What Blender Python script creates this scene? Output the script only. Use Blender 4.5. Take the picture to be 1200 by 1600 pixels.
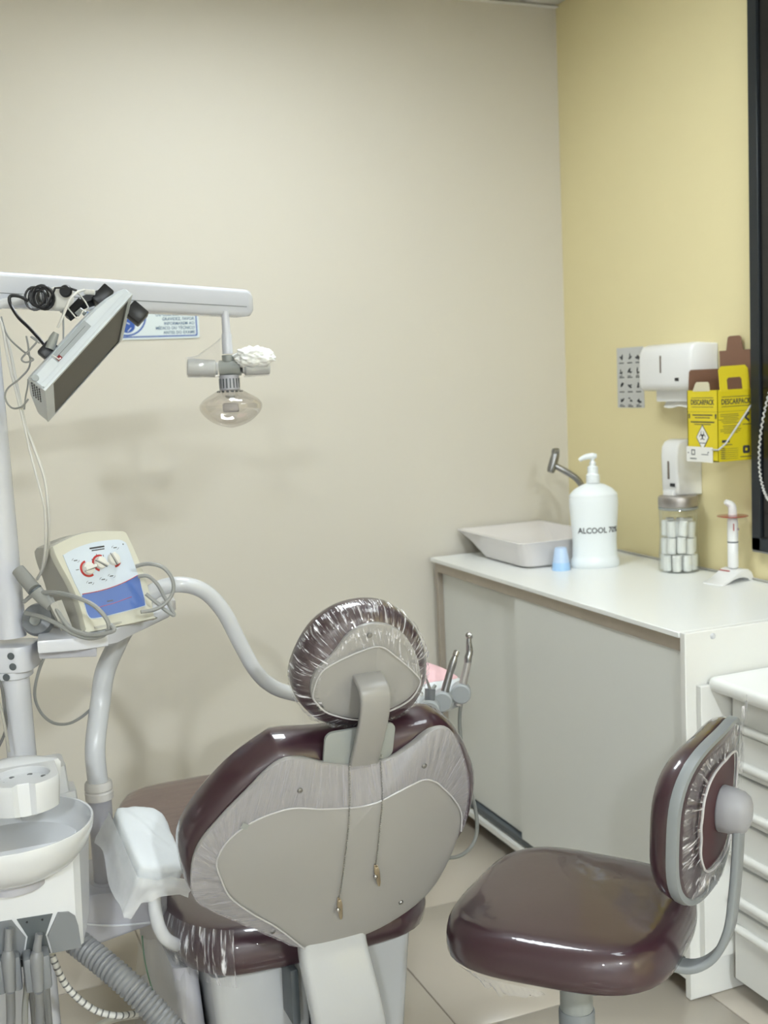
import bpy, bmesh, math, random
from mathutils import Vector, Matrix, noise
random.seed(7)
for o in list(bpy.data.objects): bpy.data.objects.remove(o)
SC = bpy.context.scene
COL = SC.collection
PI = math.pi
V = Vector
# ------------------------------------------------------------------ camera, world, light, exposure
cam_d = bpy.data.cameras.new('camera')
cam_d.sensor_fit = 'VERTICAL'; cam_d.sensor_height = 36.0
cam_d.lens = 39.8925
cam_d.clip_start = 0.05
cam_d.dof.use_dof = True; cam_d.dof.focus_distance = 1.9; cam_d.dof.aperture_fstop = 6.0
cam = bpy.data.objects.new('camera', cam_d); COL.objects.link(cam)
_r = V((0.9252, -0.3767, -0.0463)); _d = V((-0.0857, -0.0886, -0.9924)); _f = V((0.3697, 0.9221, -0.1142))
cam.matrix_world = Matrix(((_r.x, -_d.x, -_f.x, 0), (_r.y, -_d.y, -_f.y, 0), (_r.z, -_d.z, -_f.z, 1.5), (0, 0, 0, 1)))
SC.camera = cam
SC.view_settings.view_transform = 'Standard'
SC.view_settings.look = 'None'
SC.view_settings.gamma = 1.0
SC.view_settings.use_curve_mapping = False
SC.view_settings.exposure = 0.61
world = bpy.data.worlds.new('world'); SC.world = world; world.use_nodes = True
world.node_tree.nodes['Background'].inputs[0].default_value = (0.9, 0.95, 1, 1)
world.node_tree.nodes['Background'].inputs[1].default_value = 0.05
# ceiling light panels (fixtures are built with the ceiling): x, y, width, length, strength, tint
PANELS = [(0.88, 2.45, 0.60, 0.60, 14.0), (1.55, 1.25, 0.60, 0.60, 6.5), (0.66, -2.0, 0.14, 0.30, 820.0), (-1.25, -2.55, 0.14, 0.30, 950.0)]
PANEL_TINT = (0.89, 0.965, 1.0)

# ------------------------------------------------------------------ helpers
class B:
    """collects verts and faces of one mesh"""
    def __init__(s): s.v = []; s.f = []
    def add(s, vs, fs, m=None):
        o = len(s.v)
        for p in vs:
            p = V(p); s.v.append(m @ p if m else p)
        for f in fs: s.f.append([i + o for i in f])
        return s
    def bmadd(s, bm, m=None):
        bm.verts.index_update()
        s.add([v.co.copy() for v in bm.verts], [[v.index for v in f.verts] for f in bm.faces], m); bm.free(); return s
    def box(s, c, size, bev=0.0, seg=2, m=None):
        bm = bmesh.new(); bmesh.ops.create_cube(bm, size=1)
        for v in bm.verts: v.co = V((v.co.x*size[0], v.co.y*size[1], v.co.z*size[2]))
        if bev > 0: bmesh.ops.bevel(bm, geom=bm.edges[:], offset=min(bev, min(size)*.49), segments=seg, profile=.5, affect='EDGES')
        for v in bm.verts: v.co += V(c)
        return s.bmadd(bm, m)
    def pleats(s, nu, n):
        s.attr = [(i, k/max(1, nu-1)*3.0, 0.0) for k in range(nu) for i in range(n)]; return s
    def mm(s, a, b, bev=0.0, seg=2, m=None):
        return s.box([(a[i]+b[i])/2 for i in range(3)], [abs(b[i]-a[i]) for i in range(3)], bev, seg, m)
    def loft(s, rings, cap0=True, cap1=True, closed=True, m=None):
        n = len(rings[0]); vs = [p for r in rings for p in r]; fs = []
        for k in range(len(rings)-1):
            for i in range(n if closed else n-1):
                j = (i+1) % n
                fs.append([k*n+i, k*n+j, (k+1)*n+j, (k+1)*n+i])
        if cap0: fs.append(list(range(n))[::-1])
        if cap1: fs.append([(len(rings)-1)*n+i for i in range(n)])
        return s.add(vs, fs, m)
    def tube(s, pts, r, n=12, cap=True, k=0, flat=None):
        pts = [V(p) for p in pts]
        rr = list(r) if isinstance(r, (list, tuple)) else [r]*len(pts)
        if k: pts, rr = spline(pts, k, rr)
        rings = []; up = None
        for i, p in enumerate(pts):
            t = (pts[min(i+1, len(pts)-1)] - pts[max(i-1, 0)]).normalized()
            if up is None:
                a = V((0, 0, 1)) if abs(t.z) < .9 else V((1, 0, 0)); up = (a - t*a.dot(t)).normalized()
            else: up = (up - t*up.dot(t)).normalized()
            sd = t.cross(up)
            ring = []
            for j in range(n):
                a = 2*PI*j/n
                ring.append(p + (sd*math.cos(a) + up*math.sin(a)*(flat or 1))*rr[i])
            rings.append(ring)
        return s.loft(rings, cap, cap)
    def lathe(s, prof, c=(0, 0, 0), n=28, m=None, sx=1, sy=1, cap=True):
        rings = [[V((c[0]+r*math.cos(2*PI*j/n)*sx, c[1]+r*math.sin(2*PI*j/n)*sy, c[2]+z)) for j in range(n)] for r, z in prof]
        return s.loft(rings, cap, cap, m=m)
    def prism(s, out, z0, z1, m=None, bev=0.0, seg=2):
        n = len(out)
        if bev <= 0:
            return s.loft([[V((x, y, z0)) for x, y in out], [V((x, y, z1)) for x, y in out]], m=m)
        bm = bmesh.new(); a = [bm.verts.new((x, y, z0)) for x, y in out]; f = bm.faces.new(a)
        r = bmesh.ops.extrude_face_region(bm, geom=[f])
        for v in r['geom']:
            if isinstance(v, bmesh.types.BMVert): v.co.z = z1
        es = [e for e in bm.edges if abs(e.verts[0].co.z-e.verts[1].co.z) < 1e-7]
        bmesh.ops.bevel(bm, geom=es, offset=bev, segments=seg, profile=.5, affect='EDGES')
        return s.bmadd(bm, m)
    def pillow(s, out, layers, m=None, dome=0.0, dome0=0.0, rings=4):
        cx = sum(p[0] for p in out)/len(out); cy = sum(p[1] for p in out)/len(out)
        def ring(z, ins, f=None):
            q = []
            for x, y in out:
                R = math.hypot(x-cx, y-cy); g = max(0.02, 1-ins/R) if f is None else f*(1-ins/R)
                q.append(V((cx+(x-cx)*g, cy+(y-cy)*g, z)))
            return q
        L = []
        z, ins = layers[0]
        for k in range(rings): 
            f = (k+.35)/rings; L.append(ring(z + dome0*(1-f*f), ins, f))
        for z, ins in layers: L.append(ring(z, ins))
        for k in range(rings-1, -1, -1):
            f = (k+.35)/rings; L.append(ring(z + dome*(1-f*f), ins, f))
        return s.loft(L, m=m)
    def sph(s, c, r, n=12, m=None, sc=(1, 1, 1)):
        k = max(4, n//2)
        return s.loft([[V((c[0]+sc[0]*r*math.sin(PI*(i+.06)/(k+.12))*math.cos(2*PI*j/n), c[1]+sc[1]*r*math.sin(PI*(i+.06)/(k+.12))*math.sin(2*PI*j/n),
                           c[2]-sc[2]*r*math.cos(PI*(i+.06)/(k+.12)))) for j in range(n)] for i in range(k+1)], m=m)

def spline(pts, k, rr=None, closed=False):
    out = []; ro = []; n = len(pts)
    for i in range(n if closed else n-1):
        if closed: a, b, c, d = [pts[(i+j) % n] for j in (-1, 0, 1, 2)]
        else: a, b, c, d = pts[max(i-1, 0)], pts[i], pts[i+1], pts[min(i+2, n-1)]
        for q in range(k):
            t = q/k
            out.append(.5*((2*b) + (c-a)*t + (2*a-5*b+4*c-d)*t*t + (3*b-a-3*c+d)*t**3))
            if rr: ro.append(rr[i]*(1-t) + rr[(i+1) % n]*t)
    if not closed:
        out.append(pts[-1])
        if rr: ro.append(rr[-1])
    return (out, ro) if rr else out

def smooth2(out, k=4):
    return [(p.x, p.y) for p in spline([V((x, y)) for x, y in out], k, closed=True)]

def frame(o, x, y):
    x = V(x).normalized(); y = V(y); y = (y - x*y.dot(x)).normalized(); z = x.cross(y)
    return Matrix(((x.x, y.x, z.x, o[0]), (x.y, y.y, z.y, o[1]), (x.z, y.z, z.z, o[2]), (0, 0, 0, 1)))

def rrect(w, h, r, n=4, cx=0, cy=0):
    o = []
    for sx, sy, a0 in ((1, 1, 0), (-1, 1, PI/2), (-1, -1, PI), (1, -1, 3*PI/2)):
        for i in range(n+1):
            a = a0 + PI/2*i/n
            o.append((cx+sx*(w/2-r)+r*math.cos(a), cy+sy*(h/2-r)+r*math.sin(a)))
    return o

ORG = {}
def obj(name, b, mat, parent=None, ang=38, loc=None):
    """ONE mesh object from world-space geometry; its origin is put at loc (or its parent's)"""
    org = V(loc) if loc is not None else (ORG[parent.name] if parent else V((0, 0, 0)))
    me = bpy.data.meshes.new(name)
    me.from_pydata([p - org for p in b.v], [], b.f); me.validate(); 
    bm = bmesh.new(); bm.from_mesh(me); bmesh.ops.recalc_face_normals(bm, faces=bm.faces[:]); bm.to_mesh(me); bm.free()
    if hasattr(b, 'attr') and len(b.attr) == len(me.vertices):
        at = me.attributes.new('pleat', 'FLOAT_VECTOR', 'POINT'); at.data.foreach_set('vector', [c for q in b.attr for c in q])
    if mat: me.materials.append(mat)
    me.polygons.foreach_set('use_smooth', [True]*len(me.polygons))
    me.set_sharp_from_angle(angle=math.radians(ang))
    o = bpy.data.objects.new(name, me); COL.objects.link(o); ORG[o.name] = org
    if parent:
        o.parent = parent; o.location = org - ORG[parent.name]
    else: o.location = org
    return o
def tag(o, label, cat, group=None):
    o['label'] = label; o['category'] = cat
    if group: o['group'] = group
    return o
def thing(name, label, cat, loc, group=None):
    o = bpy.data.objects.new(name, None); o.empty_display_size = .05; COL.objects.link(o)
    o.location = loc; ORG[o.name] = V(loc)
    return tag(o, label, cat, group)
def struct(name, b, mat, parent=None, ang=38):
    o = obj(name, b, mat, parent, ang)
    o['kind'] = 'structure'
    return o
def copy_tree(o, parent=None):
    c = o.copy(); COL.objects.link(c); ORG[c.name] = ORG[o.name].copy()
    if parent: c.parent = parent
    for ch in list(o.children): copy_tree(ch, c)
    return c
def text_mesh(body, size, m, extrude=.0004, align='CENTER', sx=1.0, bend=None, spacing=1.0):
    cu = bpy.data.curves.new('lettering', 'FONT'); cu.body = body; cu.size = size; cu.extrude = extrude
    cu.align_x = align; cu.align_y = 'CENTER'; cu.resolution_u = 3; cu.space_character = spacing; cu.offset = size*.022
    t = bpy.data.objects.new('lettering', cu); COL.objects.link(t)
    dg = bpy.context.evaluated_depsgraph_get(); dg.update()
    me = bpy.data.meshes.new_from_object(t.evaluated_get(dg))
    b = B()
    vs = [V((v.co.x*sx, v.co.y, v.co.z)) for v in me.vertices]
    if bend: vs = [bend(p) for p in vs]
    b.add(vs, [list(p.vertices) for p in me.polygons], m)
    bpy.data.objects.remove(t); bpy.data.curves.remove(cu); bpy.data.meshes.remove(me)
    return b

# ------------------------------------------------------------------ materials (all procedural)
def nd(nt, typ, **kw):
    n = nt.nodes.new(typ)
    for k, v in kw.items():
        if k.startswith('i_'): n.inputs[k[2:].replace('_', ' ')].default_value = v
        else: setattr(n, k, v)
    return n
def mat(name, col, rough=.5, metal=0., coat=0., coat_r=.05, bump=0., bscale=200., bdist=.001, var=0., vscale=6., spec=.5, trans=0., ior=1.45,
        alpha=1., stretch=None, sheen=0., coat_bump=False, emit=None, sss=0.):
    m = bpy.data.materials.new(name); m.use_nodes = True; nt = m.node_tree; p = nt.nodes['Principled BSDF']
    p.inputs['Base Color'].default_value = (*col, 1); p.inputs['Roughness'].default_value = rough; p.inputs['Metallic'].default_value = metal
    p.inputs['Coat Weight'].default_value = coat; p.inputs['Coat Roughness'].default_value = coat_r
    p.inputs['Specular IOR Level'].default_value = spec; p.inputs['Transmission Weight'].default_value = trans; p.inputs['IOR'].default_value = ior
    p.inputs['Alpha'].default_value = alpha; p.inputs['Sheen Weight'].default_value = sheen
    tc = nd(nt, 'ShaderNodeTexCoord'); src = tc.outputs['Object']
    if stretch:
        mp = nd(nt, 'ShaderNodeMapping'); mp.inputs['Scale'].default_value = stretch; nt.links.new(src, mp.inputs[0]); src = mp.outputs[0]
    if bump > 0:
        nz = nd(nt, 'ShaderNodeTexNoise', i_Scale=bscale, i_Detail=3.0, i_Roughness=.55); nt.links.new(src, nz.inputs['Vector'])
        bp = nd(nt, 'ShaderNodeBump', i_Strength=bump, i_Distance=bdist); nt.links.new(nz.outputs[0], bp.inputs['Height'])
        nt.links.new(bp.outputs[0], p.inputs['Coat Normal' if coat_bump else 'Normal'])
    if var > 0:
        nz2 = nd(nt, 'ShaderNodeTexNoise', i_Scale=vscale, i_Detail=4.0); nt.links.new(tc.outputs['Object'], nz2.inputs['Vector'])
        mx = nd(nt, 'ShaderNodeMix', data_type='RGBA', blend_type='MIX')
        mx.inputs[6].default_value = (*[c*(1-var) for c in col], 1); mx.inputs[7].default_value = (*[min(1, c*(1+var)) for c in col], 1)
        nt.links.new(nz2.outputs[0], mx.inputs[0]); nt.links.new(mx.outputs[2], p.inputs['Base Color'])
    if emit: p.inputs['Emission Color'].default_value = (*emit[0], 1); p.inputs['Emission Strength'].default_value = emit[1]
    return m
def film(name, lo=.05, hi=.5, scale=40., pleat=None, stretch=(1, 1, 1), col=(.85, .85, .88), rough=.18, tint=(1, 1, 1), thr=(.45, 1.1)):
    """thin clear plastic film: mostly see-through, milky and shiny where it is wrinkled"""
    m = bpy.data.materials.new(name); m.use_nodes = True; nt = m.node_tree; p = nt.nodes['Principled BSDF']; out = nt.nodes['Material Output']
    p.inputs['Base Color'].default_value = (*col, 1); p.inputs['Roughness'].default_value = rough; p.inputs['Specular IOR Level'].default_value = .8
    tc = nd(nt, 'ShaderNodeTexCoord'); mp = nd(nt, 'ShaderNodeMapping'); mp.inputs['Scale'].default_value = stretch
    nt.links.new(tc.outputs['Object'], mp.inputs[0])
    nz = nd(nt, 'ShaderNodeTexNoise', i_Scale=scale, i_Detail=4.0, i_Roughness=.6); nt.links.new(mp.outputs[0], nz.inputs['Vector'])
    lw = nd(nt, 'ShaderNodeLayerWeight', i_Blend=.5)
    sm = nd(nt, 'ShaderNodeMath', operation='MULTIPLY_ADD'); sm.inputs[1].default_value = .35; nt.links.new(nz.outputs[0], sm.inputs[0]); nt.links.new(lw.outputs['Facing'], sm.inputs[2])
    mr = nd(nt, 'ShaderNodeMapRange'); mr.inputs['From Min'].default_value = thr[0]; mr.inputs['From Max'].default_value = thr[1]
    mr.inputs['To Min'].default_value = lo; mr.inputs['To Max'].default_value = hi
    if pleat:      # streaks that follow the gathered folds
        at = nd(nt, 'ShaderNodeAttribute', attribute_name='pleat'); m2 = nd(nt, 'ShaderNodeMapping'); m2.inputs['Scale'].default_value = pleat
        nt.links.new(at.outputs['Vector'], m2.inputs[0])
        n2 = nd(nt, 'ShaderNodeTexNoise', i_Scale=1.0, i_Detail=3.0, i_Roughness=.65, i_Distortion=.6); nt.links.new(m2.outputs[0], n2.inputs['Vector'])
        nt.links.new(n2.outputs[0], mr.inputs['Value'])
    else: nt.links.new(sm.outputs[0], mr.inputs['Value'])
    bp = nd(nt, 'ShaderNodeBump', i_Strength=.25, i_Distance=.001); nt.links.new(nz.outputs[0], bp.inputs['Height']); nt.links.new(bp.outputs[0], p.inputs['Normal'])
    tr = nd(nt, 'ShaderNodeBsdfTransparent'); tr.inputs[0].default_value = (*tint, 1)
    gl = nd(nt, 'ShaderNodeBsdfGlossy'); gl.inputs['Roughness'].default_value = .06; nt.links.new(bp.outputs[0], gl.inputs['Normal'])
    m0 = nd(nt, 'ShaderNodeMixShader'); m0.inputs[0].default_value = .06
    nt.links.new(tr.outputs[0], m0.inputs[1]); nt.links.new(gl.outputs[0], m0.inputs[2])
    mx = nd(nt, 'ShaderNodeMixShader'); nt.links.new(mr.outputs[0], mx.inputs[0]); nt.links.new(m0.outputs[0], mx.inputs[1]); nt.links.new(p.outputs[0], mx.inputs[2])
    nt.links.new(mx.outputs[0], out.inputs[0])
    return m
def thin_glass(name, tint=(.93, .94, .93), refl=.12, rough=.02):
    m = bpy.data.materials.new(name); m.use_nodes = True; nt = m.node_tree; out = nt.nodes['Material Output']
    nt.nodes.remove(nt.nodes['Principled BSDF'])
    tr = nd(nt, 'ShaderNodeBsdfTransparent'); tr.inputs[0].default_value = (*tint, 1)
    gl = nd(nt, 'ShaderNodeBsdfGlossy'); gl.inputs['Roughness'].default_value = rough
    lw = nd(nt, 'ShaderNodeLayerWeight', i_Blend=.35)
    mr = nd(nt, 'ShaderNodeMapRange'); mr.inputs['To Min'].default_value = refl*.4; mr.inputs['To Max'].default_value = min(1, refl*4)
    nt.links.new(lw.outputs['Facing'], mr.inputs['Value'])
    mx = nd(nt, 'ShaderNodeMixShader'); nt.links.new(mr.outputs[0], mx.inputs[0]); nt.links.new(tr.outputs[0], mx.inputs[1]); nt.links.new(gl.outputs[0], mx.inputs[2])
    nt.links.new(mx.outputs[0], out.inputs[0]); return m

M = {}
M['wall_grey'] = mat('beige_grey_wall_paint', (.640, .604, .527), .55, bump=.06, bscale=60, var=.015, vscale=1.5)
M['wall_yellow'] = mat('pale_yellow_wall_paint', (.78, .69, .40), .5, bump=.06, bscale=60, var=.025, vscale=3)
M['wall_white'] = mat('greige_wall_paint', (.36, .35, .33), .6, bump=.05, bscale=60)
M['ceiling'] = mat('white_ceiling_tile', (.80, .80, .78), .7, bump=.1, bscale=120)
M['grout'] = mat('grey_grout', (.22, .19, .16), .9)
M['tile'] = mat('beige_floor_tile', (.50, .45, .38), .22, var=.06, vscale=3, coat=.2, coat_r=.1)
M['mdf'] = mat('white_melamine', (.76, .76, .73), .35, bump=.03, bscale=300)
M['mdf_top'] = mat('white_worktop_laminate', (.84, .85, .83), .3)
M['door'] = mat('white_cabinet_door', (.70, .71, .68), .38)
M['strip'] = mat('greige_aluminium_strip', (.42, .37, .31), .35, metal=.4, var=.1, vscale=20)
M['steelwhite'] = mat('white_painted_steel', (.72, .72, .69), .35)
M['plastic'] = mat('white_gloss_plastic', (.60, .615, .64), .22, coat=.3)
M['dispenser'] = mat('white_dispenser_plastic', (.80, .80, .79), .22, coat=.3)
M['unit'] = mat('white_lacquered_unit', (.57, .585, .635), .25, coat=.4)
M['unitdull'] = mat('light_grey_unit_cover', (.40, .40, .44), .35)
M['shell'] = mat('light_grey_moulded_shell', (.285, .277, .268), .3, bump=.04, bscale=250)
M['arm'] = mat('white_grey_lacquer', (.42, .43, .44), .2, coat=.5)
M['greyplastic'] = mat('mid_grey_plastic', (.175, .185, .20), .4)
M['greydark'] = mat('dark_grey_panel', (.085, .098, .108), .4)
M['greylight'] = mat('pale_grey_plastic', (.27, .285, .275), .4)
M['stoolgrey'] = mat('grey_powder_coat', (.215, .23, .24), .38, bump=.05, bscale=400)
M['hose'] = mat('grey_suction_hose', (.19, .195, .205), .35)
M['cable'] = mat('grey_cable', (.27, .275, .265), .45)
M['cabledark'] = mat('dark_grey_cable', (.16, .16, .16), .45)
M['cablewhite'] = mat('white_cable', (.58, .575, .55), .45)
M['black'] = mat('black_plastic', (.012, .012, .014), .35)
M['blackmatte'] = mat('matt_black', (.010, .010, .012), .6)
M['maroon'] = mat('maroon_vinyl', (.036, .013, .020), .38, coat=1., coat_r=.035, bump=.35, bscale=18, bdist=.004, coat_bump=True)
M['maroon_plain'] = mat('maroon_vinyl_bare', (.060, .022, .027), .5, bump=.1, bscale=500)
M['maroon_reflection'] = mat('maroon_vinyl_reflection_in_colour', (.125, .070, .062), .4, coat=.8, coat_r=.16, bump=.5, bscale=9, bdist=.006, stretch=(1, 6, 1), coat_bump=True)  # maroon under loose film; the wall's reflection is put into the browner base
M['film'] = film('clear_film_cover', .04, .42, 30)
M['filmring'] = film('gathered_clear_film', .03, .92, 40, pleat=(.42, .40, 1), thr=(.53, .70), rough=.15, col=(.74, .73, .77))
M['filmshell'] = film('milky_film_over_shell', .22, .62, 28, pleat=(.55, .22, 1), col=(.40, .385, .43), rough=.25, thr=(.35, .72))
M['filmbag'] = film('loose_clear_film', .05, .50, 22, thr=(.5, 1.1))
M['filmedge'] = mat('film_hem', (.45, .44, .45), .3)
M['cloth'] = mat('white_nonwoven_cloth', (.68, .71, .73), .8, bump=.4, bscale=180, bdist=.001)
M['cotton'] = mat('white_cotton', (.86, .87, .86), .95, bump=.3, bscale=150, bdist=.002)
M['pink'] = mat('pink_paper_sheet', (.80, .52, .555), .6)
M['metal'] = mat('brushed_steel', (.46, .45, .44), .25, metal=1.)
M['metaldull'] = mat('dull_steel', (.30, .30, .30), .35, metal=1.)
M['metaldull2'] = mat('brushed_warm_steel', (.40, .37, .35), .42, metal=.9)
M['brass'] = mat('worn_brass_clip', (.50, .42, .30), .3, metal=.85)
M['screen'] = mat('dark_screen', (.085, .076, .062), .5, spec=.3)
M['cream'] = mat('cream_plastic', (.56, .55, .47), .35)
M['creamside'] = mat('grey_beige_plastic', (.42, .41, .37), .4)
M['fascia'] = mat('pale_blue_fascia', (.56, .63, .72), .15, coat=.6)
M['fasciablue'] = mat('blue_fascia', (.095, .17, .45), .15, coat=.8)
M['red'] = mat('red_mark', (.40, .03, .03), .3, coat=.3)
M['redlens'] = mat('dark_red_lens', (.18, .004, .012), .12, coat=1.)
M['orange'] = mat('dark_red_translucent_disc', (.30, .035, .02), .2, coat=.6)
M['ink'] = mat('dark_ink', (.05, .05, .055), .6)
M['inkgrey'] = mat('grey_ink', (.12, .125, .13), .7)
M['inkblue'] = mat('navy_ink', (.03, .09, .20), .5)
M['signwhite'] = mat('pale_sign_board', (.66, .73, .74), .4)
M['signblue'] = mat('blue_sign_print', (.03, .09, .36), .45)
M['poster'] = mat('laminated_paper_sheet', (.56, .565, .55), .3)
M['yellowbox'] = mat('yellow_printed_card', (.74, .60, .018), .42)
M['yellowbox2'] = mat('yellow_printed_card_flap', (.76, .62, .03), .42)
M['card'] = mat('brown_cardboard', (.235, .125, .080), .8, bump=.1, bscale=300)
M['paper'] = mat('white_paper', (.80, .79, .74), .7)
M['slot'] = mat('brown_slot_window', (.15, .115, .09), .3)
M['basin'] = mat('white_ceramic', (.72, .69, .68), .12, coat=.5)
M['bottle'] = mat('white_bottle_plastic', (.80, .84, .85), .3)
M['cuptop'] = mat('pale_blue_cup', (.52, .66, .88), .35)
M['cupblue'] = mat('light_blue_cup', (.38, .60, .88), .35)
M['glass'] = thin_glass('clear_glass', (.94, .95, .93), .14)
M['lampglass'] = thin_glass('clear_lamp_dome', (.93, .91, .895), .12)
M['woodbrown'] = mat('orange_brown_wood', (.25, .10, .03), .5)
M['darkpanel'] = mat('black_gloss_panel', (.006, .006, .007), .25, coat=.2)
M['frameblack'] = mat('black_frame', (.014, .018, .022), .35)
M['binliner'] = mat('dark_green_black_liner', (.018, .022, .018), .45, bump=.6, bscale=25, bdist=.01)
M['greentube'] = mat('green_tube', (.05, .16, .08), .4)
def emit_mat(name, col, s):
    m = bpy.data.materials.new(name); m.use_nodes = True; nt = m.node_tree; nt.nodes.remove(nt.nodes['Principled BSDF'])
    e = nd(nt, 'ShaderNodeEmission'); e.inputs[0].default_value = (*col, 1); e.inputs[1].default_value = s
    nt.links.new(e.outputs[0], nt.nodes['Material Output'].inputs[0]); return m

# ------------------------------------------------------------------ the room
X0, X1, Y0, Y1, ZC = -2.2, 2.15, -4.2, 3.55, 2.755
floor = struct('floor', B().mm((X0, Y0, -.10), (X1, Y1, -.003)), M['grout'])
T = .602
def tile_mesh(w, h):
    b = B().mm((0, 0, -.010), (w, h, 0), .0012, 1); return b
cache = {}
xs = [1.034 + T*k for k in range(-6, 3)]; ys = [2.243 + .603*k for k in range(-11, 4)]
for x in xs:
    for y in ys:
        a0, a1 = max(x, X0), min(x+T, X1); b0, b1 = max(y, Y0), min(y+.603, Y1)
        if a1-a0 < .02 or b1-b0 < .02: continue
        w, h = round(a1-a0-.0035, 4), round(b1-b0-.0035, 4)
        if (w, h) in cache:
            o = bpy.data.objects.new('tile', cache[(w, h)]); COL.objects.link(o); o.parent = floor
        else:
            o = obj('tile', tile_mesh(w, h), M['tile'], floor, 60); cache[(w, h)] = o.data
        o.location = (a0+.00175, b0+.00175, 0)
struct('wall_back', B().mm((X0-.12, Y1, -.1), (X1+.12, Y1+.12, ZC+.2)), M['wall_grey'])
struct('wall_right', B().mm((X1, Y0, -.1), (X1+.12, Y1, ZC+.2)), M['wall_yellow'])
struct('wall_left', B().mm((X0-.12, Y0, -.1), (X0, Y1, ZC+.2)), M['wall_white'])
struct('wall_front', B().mm((X0-.12, Y0-.12, -.1), (X1+.12, Y0, ZC+.2)), M['wall_white'])
ceil = struct('ceiling', B().mm((X0, Y0, ZC+.012), (X1, Y1, ZC+.2)), M['ceiling'])
CT = .625
cache = {}
cx0 = 2.004 - CT*7; cy0 = 3.53 - CT*13
for i in range(8):
    for j in range(13):
        a0, a1 = max(cx0+CT*i, X0), min(cx0+CT*(i+1), X1); b0, b1 = max(cy0+CT*j, Y0), min(cy0+CT*(j+1), Y1)
        if a1-a0 < .02 or b1-b0 < .02: continue
        w, h = round(a1-a0-.016, 4), round(b1-b0-.016, 4)
        if (w, h) in cache:
            o = bpy.data.objects.new('ceiling_tile', cache[(w, h)]); COL.objects.link(o); o.parent = ceil
        else:
            o = obj('ceiling_tile', B().mm((0, 0, .0), (w, h, .012), .003, 1), M['ceiling'], ceil, 60); cache[(w, h)] = o.data
        o.location = (a0+.008, b0+.008, ZC)
struct('trim_1', B().mm((X0, Y1-.020, ZC-.004), (X1, Y1, ZC+.0), .001), M['ceiling'])
emats = {}
for k, (x, y, w, l, s) in enumerate(PANELS):
    t = thing('ceiling_light', 'white ceiling light panel %s, outside the picture' % ['above the dental chair', 'above the stool side', 'in the middle of the room', 'at the far end behind'][k], 'ceiling light', (x, y, ZC))
    b = B()
    for a, c in (((-w/2-.02, -l/2-.02), (w/2+.02, -l/2)), ((-w/2-.02, l/2), (w/2+.02, l/2+.02)), ((-w/2-.02, -l/2), (-w/2, l/2)), ((w/2, -l/2), (w/2+.02, l/2))):
        b.mm((x+a[0], y+a[1], ZC-.014), (x+c[0], y+c[1], ZC), .002)
    obj('frame', b, M['plastic'], t)
    if s not in emats: emats[s] = emit_mat('lit_diffuser', PANEL_TINT, s)
    obj('diffuser', B().mm((x-w/2, y-l/2, ZC-.009), (x+w/2, y+l/2, ZC-.0005)), emats[s], t)

# ------------------------------------------------------------------ base cabinet and worktop along the yellow wall
CX, CYN, CYF, CZ = 1.577, 2.135, 3.516, .893
cab = thing('base_cabinet', 'long white base cabinet with two sliding doors along the yellow wall', 'cabinet', (1.85, 2.8, 0))
obj('end_panel', B().mm((CX, 2.116, .001), (X1-.001, CYN, CZ), .0012, 1), M['mdf'], cab)
obj('far_panel', B().mm((CX+.012, CYF-.018, .001), (X1-.001, CYF, CZ-.014), .001, 1), M['strip'], cab)
obj('top_rail', B().mm((CX+.006, CYN, CZ-.047), (CX+.03, CYF-.018, CZ-.0135), .001, 1), M['strip'], cab)['label'] = 'greige strip under the worktop edge'
d = obj('sliding_door', B().mm((CX+.010, CYN+.004, .092), (CX+.026, 2.952, CZ-.040), .0015, 1), M['door'], cab)
d = obj('sliding_door', B().mm((CX+.030, 2.90, .095), (CX+.046, CYF-.019, CZ-.040), .0015, 1), M['door'], cab)
obj('bottom_track', B().mm((CX+.012, CYN, .072), (CX+.05, CYF-.018, .090), .0015, 1), M['greydark'], cab)
obj('bottom_board', B().mm((CX, CYN, .046), (X1-.001, CYF-.018, .064), .0012, 1), M['mdf'], cab)
obj('back_panel', B().mm((X1-.012, CYN, .064), (X1-.002, CYF-.018, CZ-.014)), M['door'], cab)
for i, y in enumerate((2.2, 2.83, 3.44)):
    obj('foot', B().mm((CX+.075, y-.03, 0), (CX+.115, y+.03, .046), .002), M['woodbrown'], cab)
obj('cover_cap', B().lathe([(.0005, .0035), (.005, .0033), (.0068, .0018), (.0072, 0)], m=frame((1.655, 2.1160, .878), (1, 0, 0), (0, 0, 1)), n=16), M['plastic'], cab)
wt = obj('worktop', B().mm((CX-.004, CYN+.0005, CZ-.0130), (X1-.001, CYF+.004, CZ), .0012, 1), M['mdf_top'], loc=(1.85, 2.8, CZ))
tag(wt, 'long white laminate worktop lying on the sliding door cabinet', 'worktop')
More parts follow.
